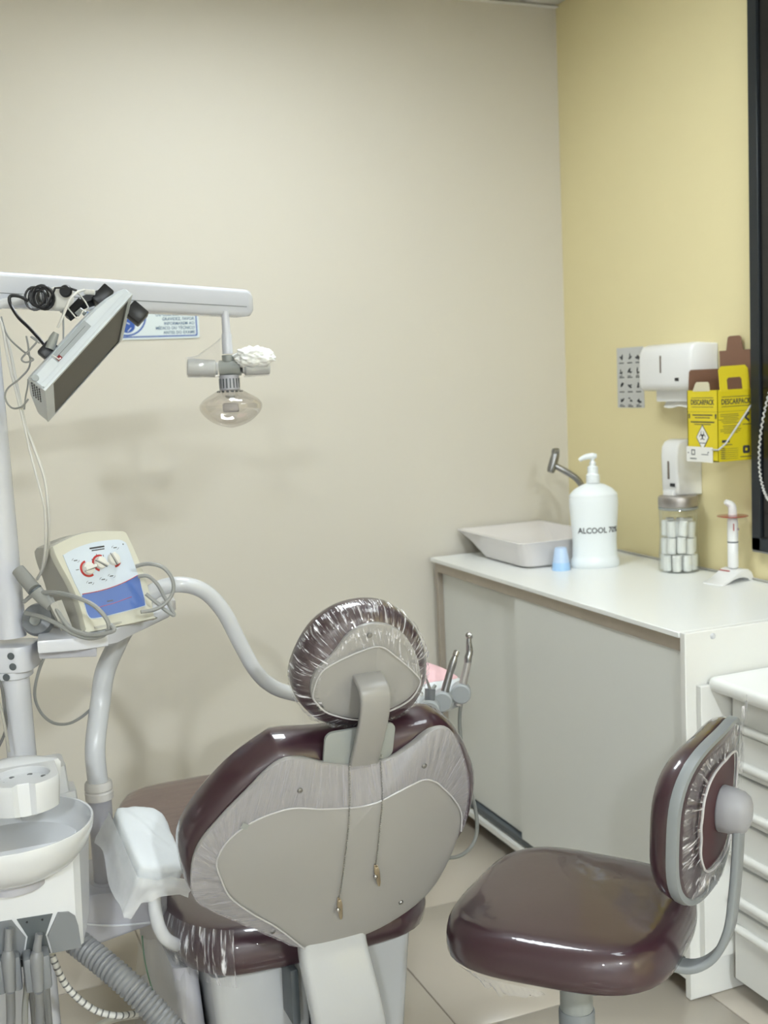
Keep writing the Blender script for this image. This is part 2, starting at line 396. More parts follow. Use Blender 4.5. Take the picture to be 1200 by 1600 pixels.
# drawer cabinet at the right edge
dc = thing('drawer_cabinet', 'white steel drawer cabinet with ribbed pull bars at the right edge', 'cabinet', (1.9, 1.6, 0))
DY0, DY1 = .95, 2.085
obj('top_slab', B().mm((1.630, DY0-.02, .753), (X1-.004, 2.108, .788), .014, 4), M['mdf_top'], dc)
obj('carcass', B().mm((1.702, DY0, .075), (X1-.004, DY1, .752), .002, 1), M['steelwhite'], dc)
obj('filler_board', B().mm((1.606, 2.098, .10), (1.70, 2.1155, .768), .001, 1), M['mdf'], dc)
zz = [.736, .640, .527, .414, .300, .205]
dz = [(.660, .742), (.556, .657), (.445, .553), (.335, .442), (.224, .332), (.045, .221)]
for k, (z0, z1) in enumerate(dz):
    dr = obj('drawer', B().mm((1.683, DY0, z0+.0015), (1.700, DY1, z1-.0015), .0015, 1), M['steelwhite'], dc)
    h = z1-z0
    zb = z0 + (.028 if k < 5 else h-.040)
    if k == 0: zb = z0+.012
    obj('pull_bar', B().tube([(1.676, DY0+.004, zb), (1.676, DY1-.004, zb)], .0105, 12), M['steelwhite'], dr)
for x, y in ((1.79, 1.9), (2.08, 1.9), (1.79, 1.05), (2.08, 1.05)):
    c = obj('caster', B().lathe([(.001, -.012), (.022, -.012), (.026, -.006), (.026, .006), (.022, .012), (.001, .012)], m=frame((x, y, .0265), (0, 1, 0), (0, 0, 1)), n=20).mm((x-.016, y-.016, .045), (x+.016, y+.016, .076), .003), M['blackmatte'], dc)
bx = thing('cardboard_box', 'bluish grey box on the floor under the white drawer cabinet', 'box', (1.86, 1.98, 0))
obj('body', B().mm((1.80, 1.945, 0.001), (1.93, 2.035, .055), .003), mat('blue_grey_card', (.20, .24, .30), .6), bx)
# ------------------------------------------------------------------ things on the worktop
W0 = CZ
def basin():
    t = thing('wash_basin', 'square white ceramic vessel basin on the far end of the worktop', 'basin', (1.857, 3.28, W0))
    def rr(x0, x1, y0, y1, z, r):
        return [V((x, y, z)) for x, y in rrect(x1-x0, y1-y0, r, 5, (x0+x1)/2, (y0+y1)/2)]
    x0, x1, y0, y1, zt = 1.680, 2.025, 3.074, 3.535, W0+.088
    R = [rr(x0+.050, x1-.05, y0+.045, y1-.150, W0, .03), rr(x0+.035, x1-.035, y0+.030, y1-.130, W0+.006, .035), rr(x0+.016, x1-.016, y0+.013, y1-.055, W0+.055, .04),
         rr(x0+.004, x1-.002, y0+.004, y1-.004, zt-.006, .02), rr(x0, x1, y0, y1, zt-.002, .018), rr(x0+.003, x1-.003, y0+.003, y1-.003, zt, .018), rr(x0+.010, x1-.010, y0+.010, y1-.010, zt-.001, .018),
         rr(x0+.028, x1-.028, y0+.026, y1-.070, W0+.055, .035), rr(x0+.055, x1-.055, y0+.055, y1-.150, W0+.016, .035), rr(x0+.11, x1-.11, y0+.12, y1-.20, W0+.012, .03)]
    obj('bowl', B().loft(R), M['basin'], t)
    obj('drain', B().lathe([(.0005, .003), (.018, .003), (.021, 0)], (1.857, 3.26, W0+.0122), 20), M['metal'], t)
basin()
t = thing('basin_faucet', 'grey metal faucet with flared spout behind the white dispenser bottle', 'faucet', (2.088, 3.262, W0))
P = [(2.0324, 3.25, 1.0344), (2.0269, 3.25, 1.0995), (2.0106, 3.25, 1.1351), (1.9855, 3.26, 1.1621), (1.937, 3.288, 1.1961)]
bx0, by0 = 2.088, 3.262
obj('base', B().lathe([(.024, 0), (.024, .006), (.014, .012), (.011, .04)], (bx0, by0, W0), 20), M['metaldull'], t)
obj('pipe', B().tube([(bx0, by0, W0+.03), (bx0, by0, W0+.10), P[0], P[1], P[2], P[3], P[4]], .0105, 14, k=6), M['metaldull'], t)
a, b_ = V((1.947, 3.29, 1.2381)), V((1.9227, 3.29, 1.1735))
obj('spout', B().tube([a, a.lerp(b_, .15), a.lerp(b_, .5), a.lerp(b_, .85), b_], [.011, .014, .0145, .014, .011], 16), M['metaldull'], t)
obj('lip', B().tube([a + V((-.012, 0, .004)), a + V((.004, 0, .0005))], [.011, .0145], 14), M['metaldull'], t)

def bottle():
    c = V((1.917, 3.022, W0)); ang = math.radians(-21)
    fr = frame(c, (math.cos(ang), math.sin(ang), 0), (-math.sin(ang), math.cos(ang), 0))
    t = thing('dispenser_bottle', 'white pump bottle lettered with an alcohol label on the worktop', 'bottle', c)
    prof = [(.020, 0), (.072, 0), (.0765, .004), (.0775, .012), (.0760, .024), (.0715, .030), (.0705, .040), (.0690, .075), (.0700, .105), (.0735, .150), (.0765, .195), (.0765, .214), (.0745, .219), (.0760, .223), (.0735, .231), (.058, .246), (.036, .258), (.022, .262), (.020, .265)]
    obj('body', B().lathe(prof, n=40, m=fr, sy=.62), M['bottle'], t)
    obj('collar', B().lathe([(.019, .263), (.021, .264), (.021, .288), (.0175, .291), (.0165, .296), (.0165, .312), (.013, .316)], n=24, m=fr), M['bottle'], t)
    obj('pump', B().lathe([(.010, .314), (.010, .327), (.0065, .330), (.0065, .341)], n=18, m=fr).tube([fr @ V(p) for p in ((.012, 0, .3455), (0, 0, .347), (-.018, 0, .3455), (-.034, 0, .340), (-.041, 0, .335))], [.0075, .010, .009, .007, .0055], 12, k=3), M['bottle'], t)
    # lettering wrapped round the oval front
    def rad(z):
        for (r0, z0), (r1, z1) in zip(prof, prof[1:]):
            if z0 <= z <= z1 and z1 > z0: return r0 + (r1-r0)*(z-z0)/(z1-z0)
        return .07
    def bend(p):
        z = .118 + p.y; r = rad(z) + .0006
        # arc-length along the ellipse front
        s = p.x + .008; th = -PI/2; acc = 0; st = .01*(1 if s > 0 else -1)
        while abs(acc) < abs(s) and abs(th + PI/2) < 1.9:
            ds = math.hypot(r*math.sin(th), .62*r*math.cos(th))*st; acc += ds; th += st
        q = V((r*math.cos(th), .62*r*math.sin(th), z)); nrm = V((q.x, q.y/.38, 0)).normalized()
        return q + nrm*p.z
    obj('lettering', text_mesh('ALCOOL 70%', .0245, fr, .0003, bend=bend, sx=.92), M['ink'], t)
bottle()
for nm, z, lab in (('medicine_cup', W0, 'light blue dosing cup turned upside down beside the pump bottle'), ('medicine_cup', W0+.0245, 'paler blue cup stacked upside down on the light blue cup')):
    c = (1.800, 3.032, z)
    up = z > W0
    b = B().lathe([(.0285, 0), (.0280, .002), (.0265, .0235), (.0262, .0240), (.0205, .0240)] if not up else [(.0262, 0), (.0255, .003), (.0185, .044), (.0175, .0455), (.001, .0455)], c, 24)
    tag(obj(nm, b, M['cuptop'] if up else M['cupblue'], loc=c), lab, 'cup')

def jar():
    c = V((2.070, 2.800, W0))
    t = thing('glass_jar', 'clear ribbed glass jar with a steel lid on the worktop', 'jar', c)
    N = 72
    def ring(r, z, rib): return [V((c.x+(r+rib*math.cos(14*a))*math.cos(a), c.y+(r+rib*math.cos(14*a))*math.sin(a), c.z+z)) for a in [2*PI*j/N for j in range(N)]]
    pr = [(.040, .001, 0), (.0575, .0015, .0004), (.0605, .008, .001), (.0600, .030, .0012), (.0570, .065, .0012), (.0545, .105, .001), (.0545, .140, .001), (.0560, .165, .001), (.0575, .186, .0006), (.0540, .192, 0), (.0540, .198, 0)]
    obj('glass', B().loft([ring(*p) for p in pr], True, False), M['glass'], t)
    obj('rim', B().lathe([(.0545, .187), (.0580, .189), (.0580, .194), (.0545, .196)], c, 40, cap=False), M['greylight'], t)
    obj('lid', B().lathe([(.052, .197), (.0570, .197), (.0582, .199), (.0582, .223), (.0560, .2275), (.001, .229)], c, 48), M['metaldull2'], t)
    src = None; spots = []
    for L, (z, k, R) in enumerate(((.0045, 8, .0410), (.0545, 8, .0385), (.1045, 7, .0365))):
        for i in range(k):
            a = 2*PI*(i+.45*L)/k
            spots.append((c.x+R*math.cos(a), c.y+R*math.sin(a), c.z+z+random.uniform(-.001, .006)*(L > 0)))
        for i in range(3):
            a = 2*PI*i/3 + L; spots.append((c.x+.0155*math.cos(a), c.y+.0155*math.sin(a), c.z+z+.001))
    for i, s in enumerate(spots):
        if i == 0:
            b = B().lathe([(.002, .0005), (.0105, 0), (.0128, .002), (.0131, .024), (.0128, .046), (.0105, .048), (.002, .0475)], s, 14)
            src = tag(obj('cotton_roll', b, M['cotton'], loc=s), 'white cotton roll packed upright in the clear glass jar', 'cotton roll', 'cotton rolls in the glass jar')
        else:
            o = copy_tree(src); o.location = s; m = .05 if i < 22 else .10
            o.rotation_euler = (random.uniform(-m, m), random.uniform(-m, m), random.uniform(0, 6))
jar()

def curing():
    c = V((2.092, 2.580, W0))
    t = thing('curing_light_stand', 'low white sloping charger stand with a red stripe on the worktop', 'charger', c)
    L = lambda px, z: None
    yv = V((-0.9817, -0.1907, 0.0))
    fr = frame(c, yv, V((0, 0, 1)).cross(yv))     # local x runs down the ramp
    # side profile swept sideways: ramp, hump and rear curl
    prof = [(-.043, 0), (-.046, .010), (-.040, .024), (-.026, .033), (-.006, .036), (.012, .034), (.030, .026), (.058, .012), (.088, .003), (.088, 0), (.074, .0005), (.040, .012), (.018, .016), (-.004, .016), (-.022, .010), (-.030, 0)]
    b = B(); rings = []
    for w, s in ((-.034, .85), (-.031, 1), (.031, 1), (.034, .85)):
        rings.append([fr @ V((x*(.98 if abs(w) > .033 else 1), w, z*s if z > .001 else z)) for x, z in prof])
    b.loft(rings)
    obj('base', b, M['dispenser'], t, 30)
    obj('stripe', B().box((0, 0, 0), (.005, .036, .0012), .0004, 1, frame(fr @ V((.022, -.012, .0305)), fr.to_3x3() @ V((1, 0, -.45)), fr.to_3x3() @ V((0, 1, 0)))), M['red'], t)
    q = c + V((0, 0, .0365))
    t2 = thing('curing_light', 'white cordless curing light with a dark red disc standing in its charger', 'dental light', q)
    obj('handle', B().lathe([(.0125, 0), (.0150, .003), (.0150, .072), (.0145, .073)], q, 24), M['dispenser'], t2)
    obj('ring', B().lathe([(.0146, .0725), (.0154, .0735), (.0154, .0755), (.0146, .0765)], q, 24), M['greydark'], t2)
    obj('head', B().lathe([(.0145, .076), (.0150, .078), (.0150, .128), (.0130, .146), (.011, .149)], q, 24), M['dispenser'], t2)
    obj('shield', B().lathe([(.012, .1500), (.042, .1475), (.0435, .1485), (.042, .1500), (.012, .1525)], q, 40), M['orange'], t2)
    obj('tip', B().tube([q+V((0, 0, .150)), q+V((0, 0, .163)), q+V((-.002, 0, .176)), q+V((-.009, .003, .184)), q+V((-.020, .006, .190))], [.0125, .0120, .0115, .010, .007], 16, k=3), M['dispenser'], t2)
    fr2 = frame(q + V((-.0056, -.0142, .118)), (.93, -.37, 0), (0, 0, 1))
    obj('print', B().box((-.002, 0, 0), (.003, .020, .0008), m=fr2).box((.008, -.006, -.004), (.005, .005, .0008), m=fr2), M['red'], t2)
    obj('button', B().lathe([(.0001, .0016), (.0028, .0014), (.0032, 0)], n=14, m=frame(q + V((.0135, -.0070, .110)), (.45, .9, 0), (0, 0, 1))), M['signblue'], t2)
curing()
tag(obj('wall_cable', B().tube([(2.138, 3.5, W0+.004), (2.141, 3.2, W0+.004), (2.137, 2.9, W0+.004), (2.141, 2.6, W0+.004), (2.138, 2.2, W0+.004)], .0035, 8, k=5), M['creamside'], loc=(2.14, 2.9, W0)), 'thin beige cable lying along the yellow wall behind the jar', 'cable')

# ------------------------------------------------------------------ things on the yellow wall
XW = X1
def on_wall(o=(0, 0, 0)): return frame((XW, o[1], o[2]), (0, -1, 0), (0, 0, 1))      # local x towards the camera along the wall, y up, z out of the wall
def poster():
    c = V((XW, 3.148, 1.475)); fr = on_wall(c)
    t = thing('hand_washing_sheet', 'laminated grey sheet of small hand drawings behind the towel dispenser', 'poster', c)
    w, h = .150, .196
    obj('sheet', B().box((0, 0, .0012), (w, h, .0016), .0004, 1, fr), M['poster'], t)
    b = B(); cap = B()
    for r in range(4):
        for k in range(3):
            x = -w/2 + .027 + k*.047; y = h/2 - .030 - r*.047
            rnd = random.Random(r*7+k)
            for q in range(3):     # two little hands and a stroke
                a = rnd.uniform(0, PI); ln = rnd.uniform(.006, .012)
                o = V((x+rnd.uniform(-.006, .006), y+rnd.uniform(-.006, .006)))
                pts = [(o.x+ln*math.cos(u)*math.cos(a)-ln*.35*math.sin(u)*math.sin(a), o.y+ln*math.cos(u)*math.sin(a)+ln*.35*math.sin(u)*math.cos(a)) for u in [2*PI*i/8 for i in range(8)]]
                b.prism(pts, .0021, .0024, fr)
            cap.box((x, y-.020, .0022), (.028, .0035, .0004), m=fr)
            if r % 2: cap.box((x-.004, y-.015, .0022), (.018, .0025, .0004), m=fr)
    obj('drawing', b, M['inkgrey'], t); obj('caption', cap, M['inkgrey'], t)
poster()
def towel():
    y0, y1, z0, z1, dp = 2.706, 2.962, 1.432, 1.572, .100
    c = V((XW, (y0+y1)/2, (z0+z1)/2)); fr = on_wall(c); w, h = y1-y0, z1-z0
    t = thing('towel_dispenser', 'wide white paper towel dispenser high on the yellow wall', 'dispenser', c)
    b = B(); rings = []
    for k, (x, s) in enumerate(((-w/2, .94), (-w/2+.004, .98), (-w/2+.012, 1), (w/2-.012, 1), (w/2-.004, .98), (w/2, .94))):
        # side profile: flat back, big radius at the top front
        pr = [(0.002, -h/2+.006), (dp*.55, -h/2), (dp*.86, -h/2+.002), (dp*.97, -h/2+.010), (dp, -h/2+.025), (dp*.995, h/2-.045), (dp*.96, h/2-.022), (dp*.86, h/2-.006), (dp*.68, h/2), (.002, h/2-.004)]
        rings.append([fr @ V((x, (y)*s, .002+(z-.002)*s)) for z, y in pr])
    b.loft(rings); obj('housing', b, M['dispenser'], t, 50)
    obj('slot_window', B().prism(rrect(.0065, .052, .003, 3, -.012-.001, .010), dp-.001, dp+.0008, fr), M['slot'], t)
    obj('lock', B().box((.065, -.036, dp+.0002), (.018, .010, .0018), .0006, 1, fr), M['black'], t)
    obj('chute', B().prism(rrect(.19, .036, .004, 2, .012, -h/2-.014), .028, .066, fr), M['dispenser'], t)
    p = B(); n = 9
    for k in range(2):
        p.loft([[fr @ V((-.056+.190*i/n, -h/2-.022-.026*v-.003*math.sin(i*1.3), .046+.012*v-k*.004+.001*math.sin(i*2+v))) for i in range(n+1)] for v in (0, .4, .8, 1, 1.05)], False, False, False)
    obj('paper_towel', p, M['paper'], t)
towel()
def soap():
    y0, y1, z0, z1, dp = 2.788, 2.868, 1.118, 1.287, .092
    c = V((XW, (y0+y1)/2, (z0+z1)/2)); fr = on_wall(c); w, h = y1-y0, z1-z0
    t = thing('soap_dispenser', 'narrow white liquid soap dispenser low on the yellow wall above the jar', 'dispenser', c)
    b = B(); rings = []
    for x, s in ((-w/2, .95), (-w/2+.004, .985), (-w/2+.010, 1), (w/2-.010, 1), (w/2-.004, .985), (w/2, .95)):
        pr = [(.002, -h/2), (dp*.90, -h/2+.004), (dp*.97, -h/2+.012), (dp, h/2-.050), (dp*.97, h/2-.022), (dp*.86, h/2-.006), (dp*.68, h/2), (.002, h/2-.003)]
        rings.append([fr @ V((x, y*s, .002+(z-.002)*s)) for z, y in pr])
    b.loft(rings); obj('housing', b, M['dispenser'], t, 50)
    obj('slot_window', B().prism(rrect(.0075, .055, .003, 3, 0, -.006), dp-.001, dp+.0008, fr), M['slot'], t)
    obj('lock', B().box((.018, -.050, dp-.0006), (.022, .010, .0026), .0006, 1, fr), M['black'], t)
    obj('push_lever', B().mm((-.026, -h/2-.012, .030), (.026, -h/2+.018, dp+.004), .004, 2, fr), M['dispenser'], t)
soap()
def sharps():
    xa, ya, yb, z0, z1 = 2.023, 2.551, 2.686, 1.236, 1.434
    c = V((2.085, 2.62, z0))
    t = thing('sharps_box', 'yellow cardboard sharps container with open brown flaps on the yellow wall', 'box', c)
    th = .003; xb = 2.145
    b = B()
    b.mm((xa, ya, z0), (xa+th, yb, z1)).mm((xb-th, ya, z0), (xb, yb, z1)).mm((xa, ya, z0), (xb, ya+th, z1)).mm((xa, yb-th, z0), (xb, yb, z1)).mm((xa, ya, z0), (xb, yb, z0+th))
    obj('box_body', b, M['yellowbox'], t)
    # flaps: far brown flap (inner side) with a cream cut-out, near yellow handle flap, tall brown wall flap
    fy = frame((xb, yb-.0015, z1), (-1, 0, 0), (0, 0, 1))       # plane facing -y at the far side
    w = xb-xa
    def arch(w0, w1, h, r=.006, cx=0): return [(cx-w0/2, 0), (cx+w0/2, 0), (cx+w1/2, h-r), (cx+w1/2-r, h), (cx-w1/2+r, h), (cx-w1/2, h-r)]
    ff = frame((xa+w/2, yb-.002, z1-.004), (1, 0, 0), (0, 0, 1))
    obj('far_flap', B().prism(arch(w-.006, w-.012, .062), 0, .003, ff), M['card'], t)
    fn = frame((xa+w/2-.002, ya+.0016, z1-.003), (1, 0, .02), (0, .10, 1))
    W2, H2 = .100, .068
    o = [(-W2/2, 0), (-W2/2, H2-.010), (-W2/2+.010, H2), (W2/2-.010, H2), (W2/2, H2-.010), (W2/2, 0), (W2/2-.024, 0), (W2/2-.024, .030), (W2/2-.030, .036), (-W2/2+.030, .036), (-W2/2+.024, .030), (-W2/2+.024, 0)]
    b = B()
    for pg in ([o[0], o[1], o[2], o[9], o[10], o[11]], [o[2], o[3], o[8], o[9]], [o[3], o[4], o[5], o[6], o[7], o[8]]): b.prism(pg, 0, .003, fn)
    obj('handle_flap', b, M['yellowbox2'], t)
    fw = frame((xb-.0035, (ya+yb)/2, z1-.004), (0, -1, 0), (-.02, 0, 1))
    wl = yb-ya
    o = [(-wl/2+.002, 0), (wl/2-.002, 0), (wl/2-.002, .112), (.034, .112), (.026, .148), (.018, .152), (-.020, .152), (-.028, .148), (-.036, .112), (-wl/2+.002, .112)]
    obj('wall_flap', B().prism(o, 0, .003, fw), M['card'], t)
    fl = frame((xa+.0015, (ya+yb)/2+.004, z1-.003), (0, -1, 0), (.16, 0, 1))
    obj('front_flap', B().prism(arch(.074, .060, .026), 0, .0026, fl), mat('cream_card', (.62, .57, .40), .6), t)
    # print on the front (faces -x) and on the side (faces -y)
    ffx = frame((xa-.0002, (ya+yb)/2, z1), (0, -1, 0), (0, 0, 1)); sfy = frame(((xa+xb)/2, ya-.0002, z1), (1, 0, 0), (0, 0, 1))
    obj('lettering', text_mesh('DESCARPACK', .0205, ffx @ Matrix.Translation((0, -.034, 0)), .0002, sx=.80), M['ink'], t)
    obj('lettering', text_mesh('DESCARPACK', .0205, sfy @ Matrix.Translation((0, -.034, 0)), .0002, sx=.78), M['ink'], t)
    b = B()
    def bar(m, x, y, w, h=.0016): b.box((x, y, .0001), (w, h, .0003), m=m)
    bar(ffx, 0, -.021, .096); bar(ffx, 0, -.0465, .096); bar(sfy, 0, -.020, .096); bar(sfy, 0, -.0465, .096)
    bar(ffx, 0, -.060, .134, .0006); bar(sfy, 0, -.060, .12, .0006)
    for y, w, h in ((-.069, .088, .0032), (-.0765, .066, .0024), (-.0885, .104, .0036), (-.095, .072, .002)): bar(ffx, 0, y, w, h)
    for s in (-1, 1):
        b.prism([(s*.058-.003, -.079), (s*.058+.003, -.079), (s*.058+.003, -.070), (s*.058+.005, -.070), (s*.058, -.064), (s*.058-.005, -.070), (s*.058-.003, -.070)], 0, .0003, ffx)
    rnd = random.Random(3)
    y = -.068
    for i in range(11):
        bar(sfy, -.054+rnd.uniform(.028, .040)*1.0, y, rnd.uniform(.045, .075), .0013); y -= .0048 if i != 5 else .008
    bar(sfy, -.036, -.142, .026, .0075); bar(sfy, -.032, -.152, .036, .002)
    for i in range(6): bar(sfy, -.022, -.163-.0055*i, .056, .0009); bar(sfy, -.046, -.161-.0055*i, .016, .0016)
    b.prism([(.028, -.066), (.046, -.064), (.046, -.070), (.036, -.078), (.046, -.086), (.044, -.092), (.030, -.082)], 0, .0003, sfy)
    bar(sfy, .036, -.098, .028, .0022); bar(sfy, .032, -.188, .038, .0022)
    b.prism(rrect(.024, .022, .005, 3, .034, -.168), 0, .0003, sfy)
    obj('print', b, M['ink'], t)
    obj('print', B().prism(rrect(.008, .008, .003, 3, .034, -.168), .0002, .0006, sfy), M['yellowbox'], t)
    # biohazard diamond
    cy_ = -.131; D, E = .0285, .042
    obj('hazard_diamond', B().prism([(0, cy_-E+.004), (D, cy_), (0, cy_+E-.006), (-D, cy_)], 0, .0004, ffx), M['ink'], t)
    obj('hazard_diamond', B().prism([(0, cy_-E+.008), (D-.003, cy_), (0, cy_+E-.010), (-D+.003, cy_)], .0003, .0007, ffx), M['paper'], t)
    b = B(); k = .0085
    for a in (90, 210, 330):
        a = math.radians(a); px, py = k*.85*math.cos(a), cy_+.004+k*.85*math.sin(a)
        seg = 14; g0 = a + .55; g1 = a + 2*PI - .55
        out = [(px+.0075*math.cos(g0+(g1-g0)*i/seg), py+.0075*math.sin(g0+(g1-g0)*i/seg)) for i in range(seg+1)]
        inn = [(px+.0012*math.cos(a)+.0052*math.cos(g0+(g1-g0)*i/seg), py+.0012*math.sin(a)+.0052*math.sin(g0+(g1-g0)*i/seg)) for i in range(seg+1)]
        for i in range(seg): b.prism([out[i], out[i+1], inn[i+1], inn[i]], .0006, .0010, ffx)
    b.box((0, cy_-.0165, .0008), (.024, .0022, .0003), m=ffx)
    obj('hazard_symbol', b, M['ink'], t)
    t2 = thing('sharps_box_holder', 'white wire holder with a small printed card round the yellow sharps box', 'holder', (xa, ya, z0))
    fc = frame((xa-.003, 0, 0), (0, -1, 0), (0, 0, 1))
    obj('front_card', B().mm((-yb-.002, z0-.003, 0), (-ya-.020, z0+.040, .0012), .0003, 1, fc), M['paper'], t2)
    b = B()
    x = -yb+.030
    for pg in (((0, 0), (.016, 0), (.016, .003), (0, .003)), ((0, .013), (.016, .013), (.016, .016), (0, .016)), ((0, 0), (.003, 0), (.003, .016), (0, .016)), ((.013, 0), (.016, 0), (.016, .016), (.013, .016))):
        b.prism([(x-.008+px, z0+.016+py) for px, py in pg], .0010, .0016, fc)
    b.box((x, z0+.006, .0014), (.028, .0034, .0004), m=fc).box((x+.052, z0+.019, .0014), (.030, .0022, .0004), m=fc).prism([(x+.062, z0+.021), (x+.070, z0+.026), (x+.066, z0+.028)], .0010, .0016, fc)
    b.box((x-.022, z0+.022, .0014), (.006, .0025, .0004), m=fc)
    obj('card_print', b, M['inkgrey'], t2)
    obj('wire', B().tube([(xa-.0035, ya+.022, z0+.034), (xa-.0035, ya-.004, z0+.034), (xa+.020, ya-.006, z0+.050), (xb-.004, ya-.006, z1-.035), (XW-.002, ya-.006, z1-.030)], .0026, 8, k=0), M['cablewhite'], t2)
sharps()
tv = thing('dark_framed_screen', 'black framed dark glass panel at the right edge of the yellow wall', 'screen', (XW, 1.8, 1.7))
ty0, ty1, tz0, tz1 = 1.0, 2.535, .985, 2.60
b = B()
fwid = .036
for a, c in (((ty0, tz0), (ty1, tz0+fwid)), ((ty0, tz1-fwid), (ty1, tz1)), ((ty0, tz0), (ty0+fwid, tz1)), ((ty1-fwid, tz0), (ty1, tz1))):
    b.mm((XW-.030, a[0], a[1]), (XW-.0005, c[0], c[1]), .002, 1)
obj('frame', b, M['frameblack'], tv)
obj('glass_panel', B().mm((XW-.022, ty0+.03, tz0+.03), (XW-.004, ty1-.03, tz1-.03), .001, 1), M['darkpanel'], tv)
obj('bottom_edge', B().mm((XW-.028, ty0, tz0-.006), (XW-.002, ty1, tz0), .001, 1), M['metaldull'], tv)
pts = []
N = 150
for i in range(N+1):
    u = i/N
    base = spline([V(p) for p in ((2.095, 2.4193, 1.4454), (2.095, 2.4473, 1.3775), (2.095, 2.4686, 1.2909), (2.095, 2.4695, 1.2126), (2.095, 2.4524, 1.1561), (2.095, 2.4226, 1.1288), (2.095, 2.3639, 1.1421), (2.1, 2.3447, 1.2778), (2.117, 2.362, 1.51))], 8)
    f = u*(len(base)-1); i0 = min(int(f), len(base)-2); p = base[i0].lerp(base[i0+1], f-i0)
    pts.append(p + V((.0026*math.cos(i*1.9), 0, .0)) + V((0, .0026*math.sin(i*1.9), 0)))
tag(obj('coiled_cord', B().tube(pts, .0024, 6), M['cablewhite'], loc=pts[-1]), 'white coiled cord hanging in front of the black panel', 'cord')
# sign on the grey wall
def sign():
    c = V((.655, Y1, 1.735)); fr = frame(c, (1, 0, 0), (0, 0, 1))
    fr = frame(c, (1, 0, 0), (0, 0, 1)); n = fr.to_3x3() @ V((0, 0, 1))     # n = -y, out of the wall
    t = thing('warning_sign', 'pale blue warning sign lettered in capitals behind the lamp boom', 'sign', c)
    w, h = .345, .145
    obj('board', B().prism(rrect(w, h, .006, 3), .0005, .004, fr), M['signwhite'], t)
    b = B(); r0, r1 = rrect(w-.012, h-.012, .006, 3), rrect(w-.020, h-.020, .005, 3)
    for i in range(len(r0)):
        j = (i+1) % len(r0); b.prism([r0[i], r0[j], r1[j], r1[i]], .0038, .0044, fr)
    cxs, R = -.052, .062
    for i in range(32):
        a, a2 = 2*PI*i/32, 2*PI*(i+1)/32
        b.prism([(cxs+R*math.cos(a), R*math.sin(a)), (cxs+R*math.cos(a2), R*math.sin(a2)), (cxs+(R-.005)*math.cos(a2), (R-.005)*math.sin(a2)), (cxs+(R-.005)*math.cos(a), (R-.005)*math.sin(a))], .0040, .0046, fr)
    obj('border', b, M['signblue'], t)
    # the round emblem: a curled figure
    e = B()
    e.prism([(cxs+.024*math.cos(2*PI*i/20)+.002, -.030+.022*math.sin(2*PI*i/20)) for i in range(20)], .0040, .0048, fr)
    e.prism([(cxs-.012+.015*math.cos(2*PI*i/16), .018+.022*math.sin(2*PI*i/16)) for i in range(16)], .0040, .0048, fr)
    obj('emblem', e, M['signblue'], t)
    e = B()
    for q in ((-.026, -.040, .020, .012, .5), (-.006, -.020, .022, .004, -.5), (.002, -.042, .016, .003, .8)):
        e.box((0, 0, 0), (q[2], q[3]*.7, .0004), m=fr @ Matrix.Translation((cxs+q[0]+.006, q[1], .005)) @ Matrix.Rotation(q[4], 4, 'Z'))
    obj('emblem', e, M['signwhite'], t)
    for k, line in enumerate(('MULHERES GRÁVIDAS', 'OU COM SUSPEITA DE', 'GRAVIDEZ, FAVOR', 'INFORMAREM AO', 'MÉDICO OU TÉCNICO', 'ANTES DO EXAME')):
        obj('lettering', text_mesh(line, .0128, fr @ Matrix.Translation((w/2-.014, .0150-.0138*k, .0040)), .0003, 'RIGHT', sx=.90, spacing=1.04), M['inkblue'], t)
sign()

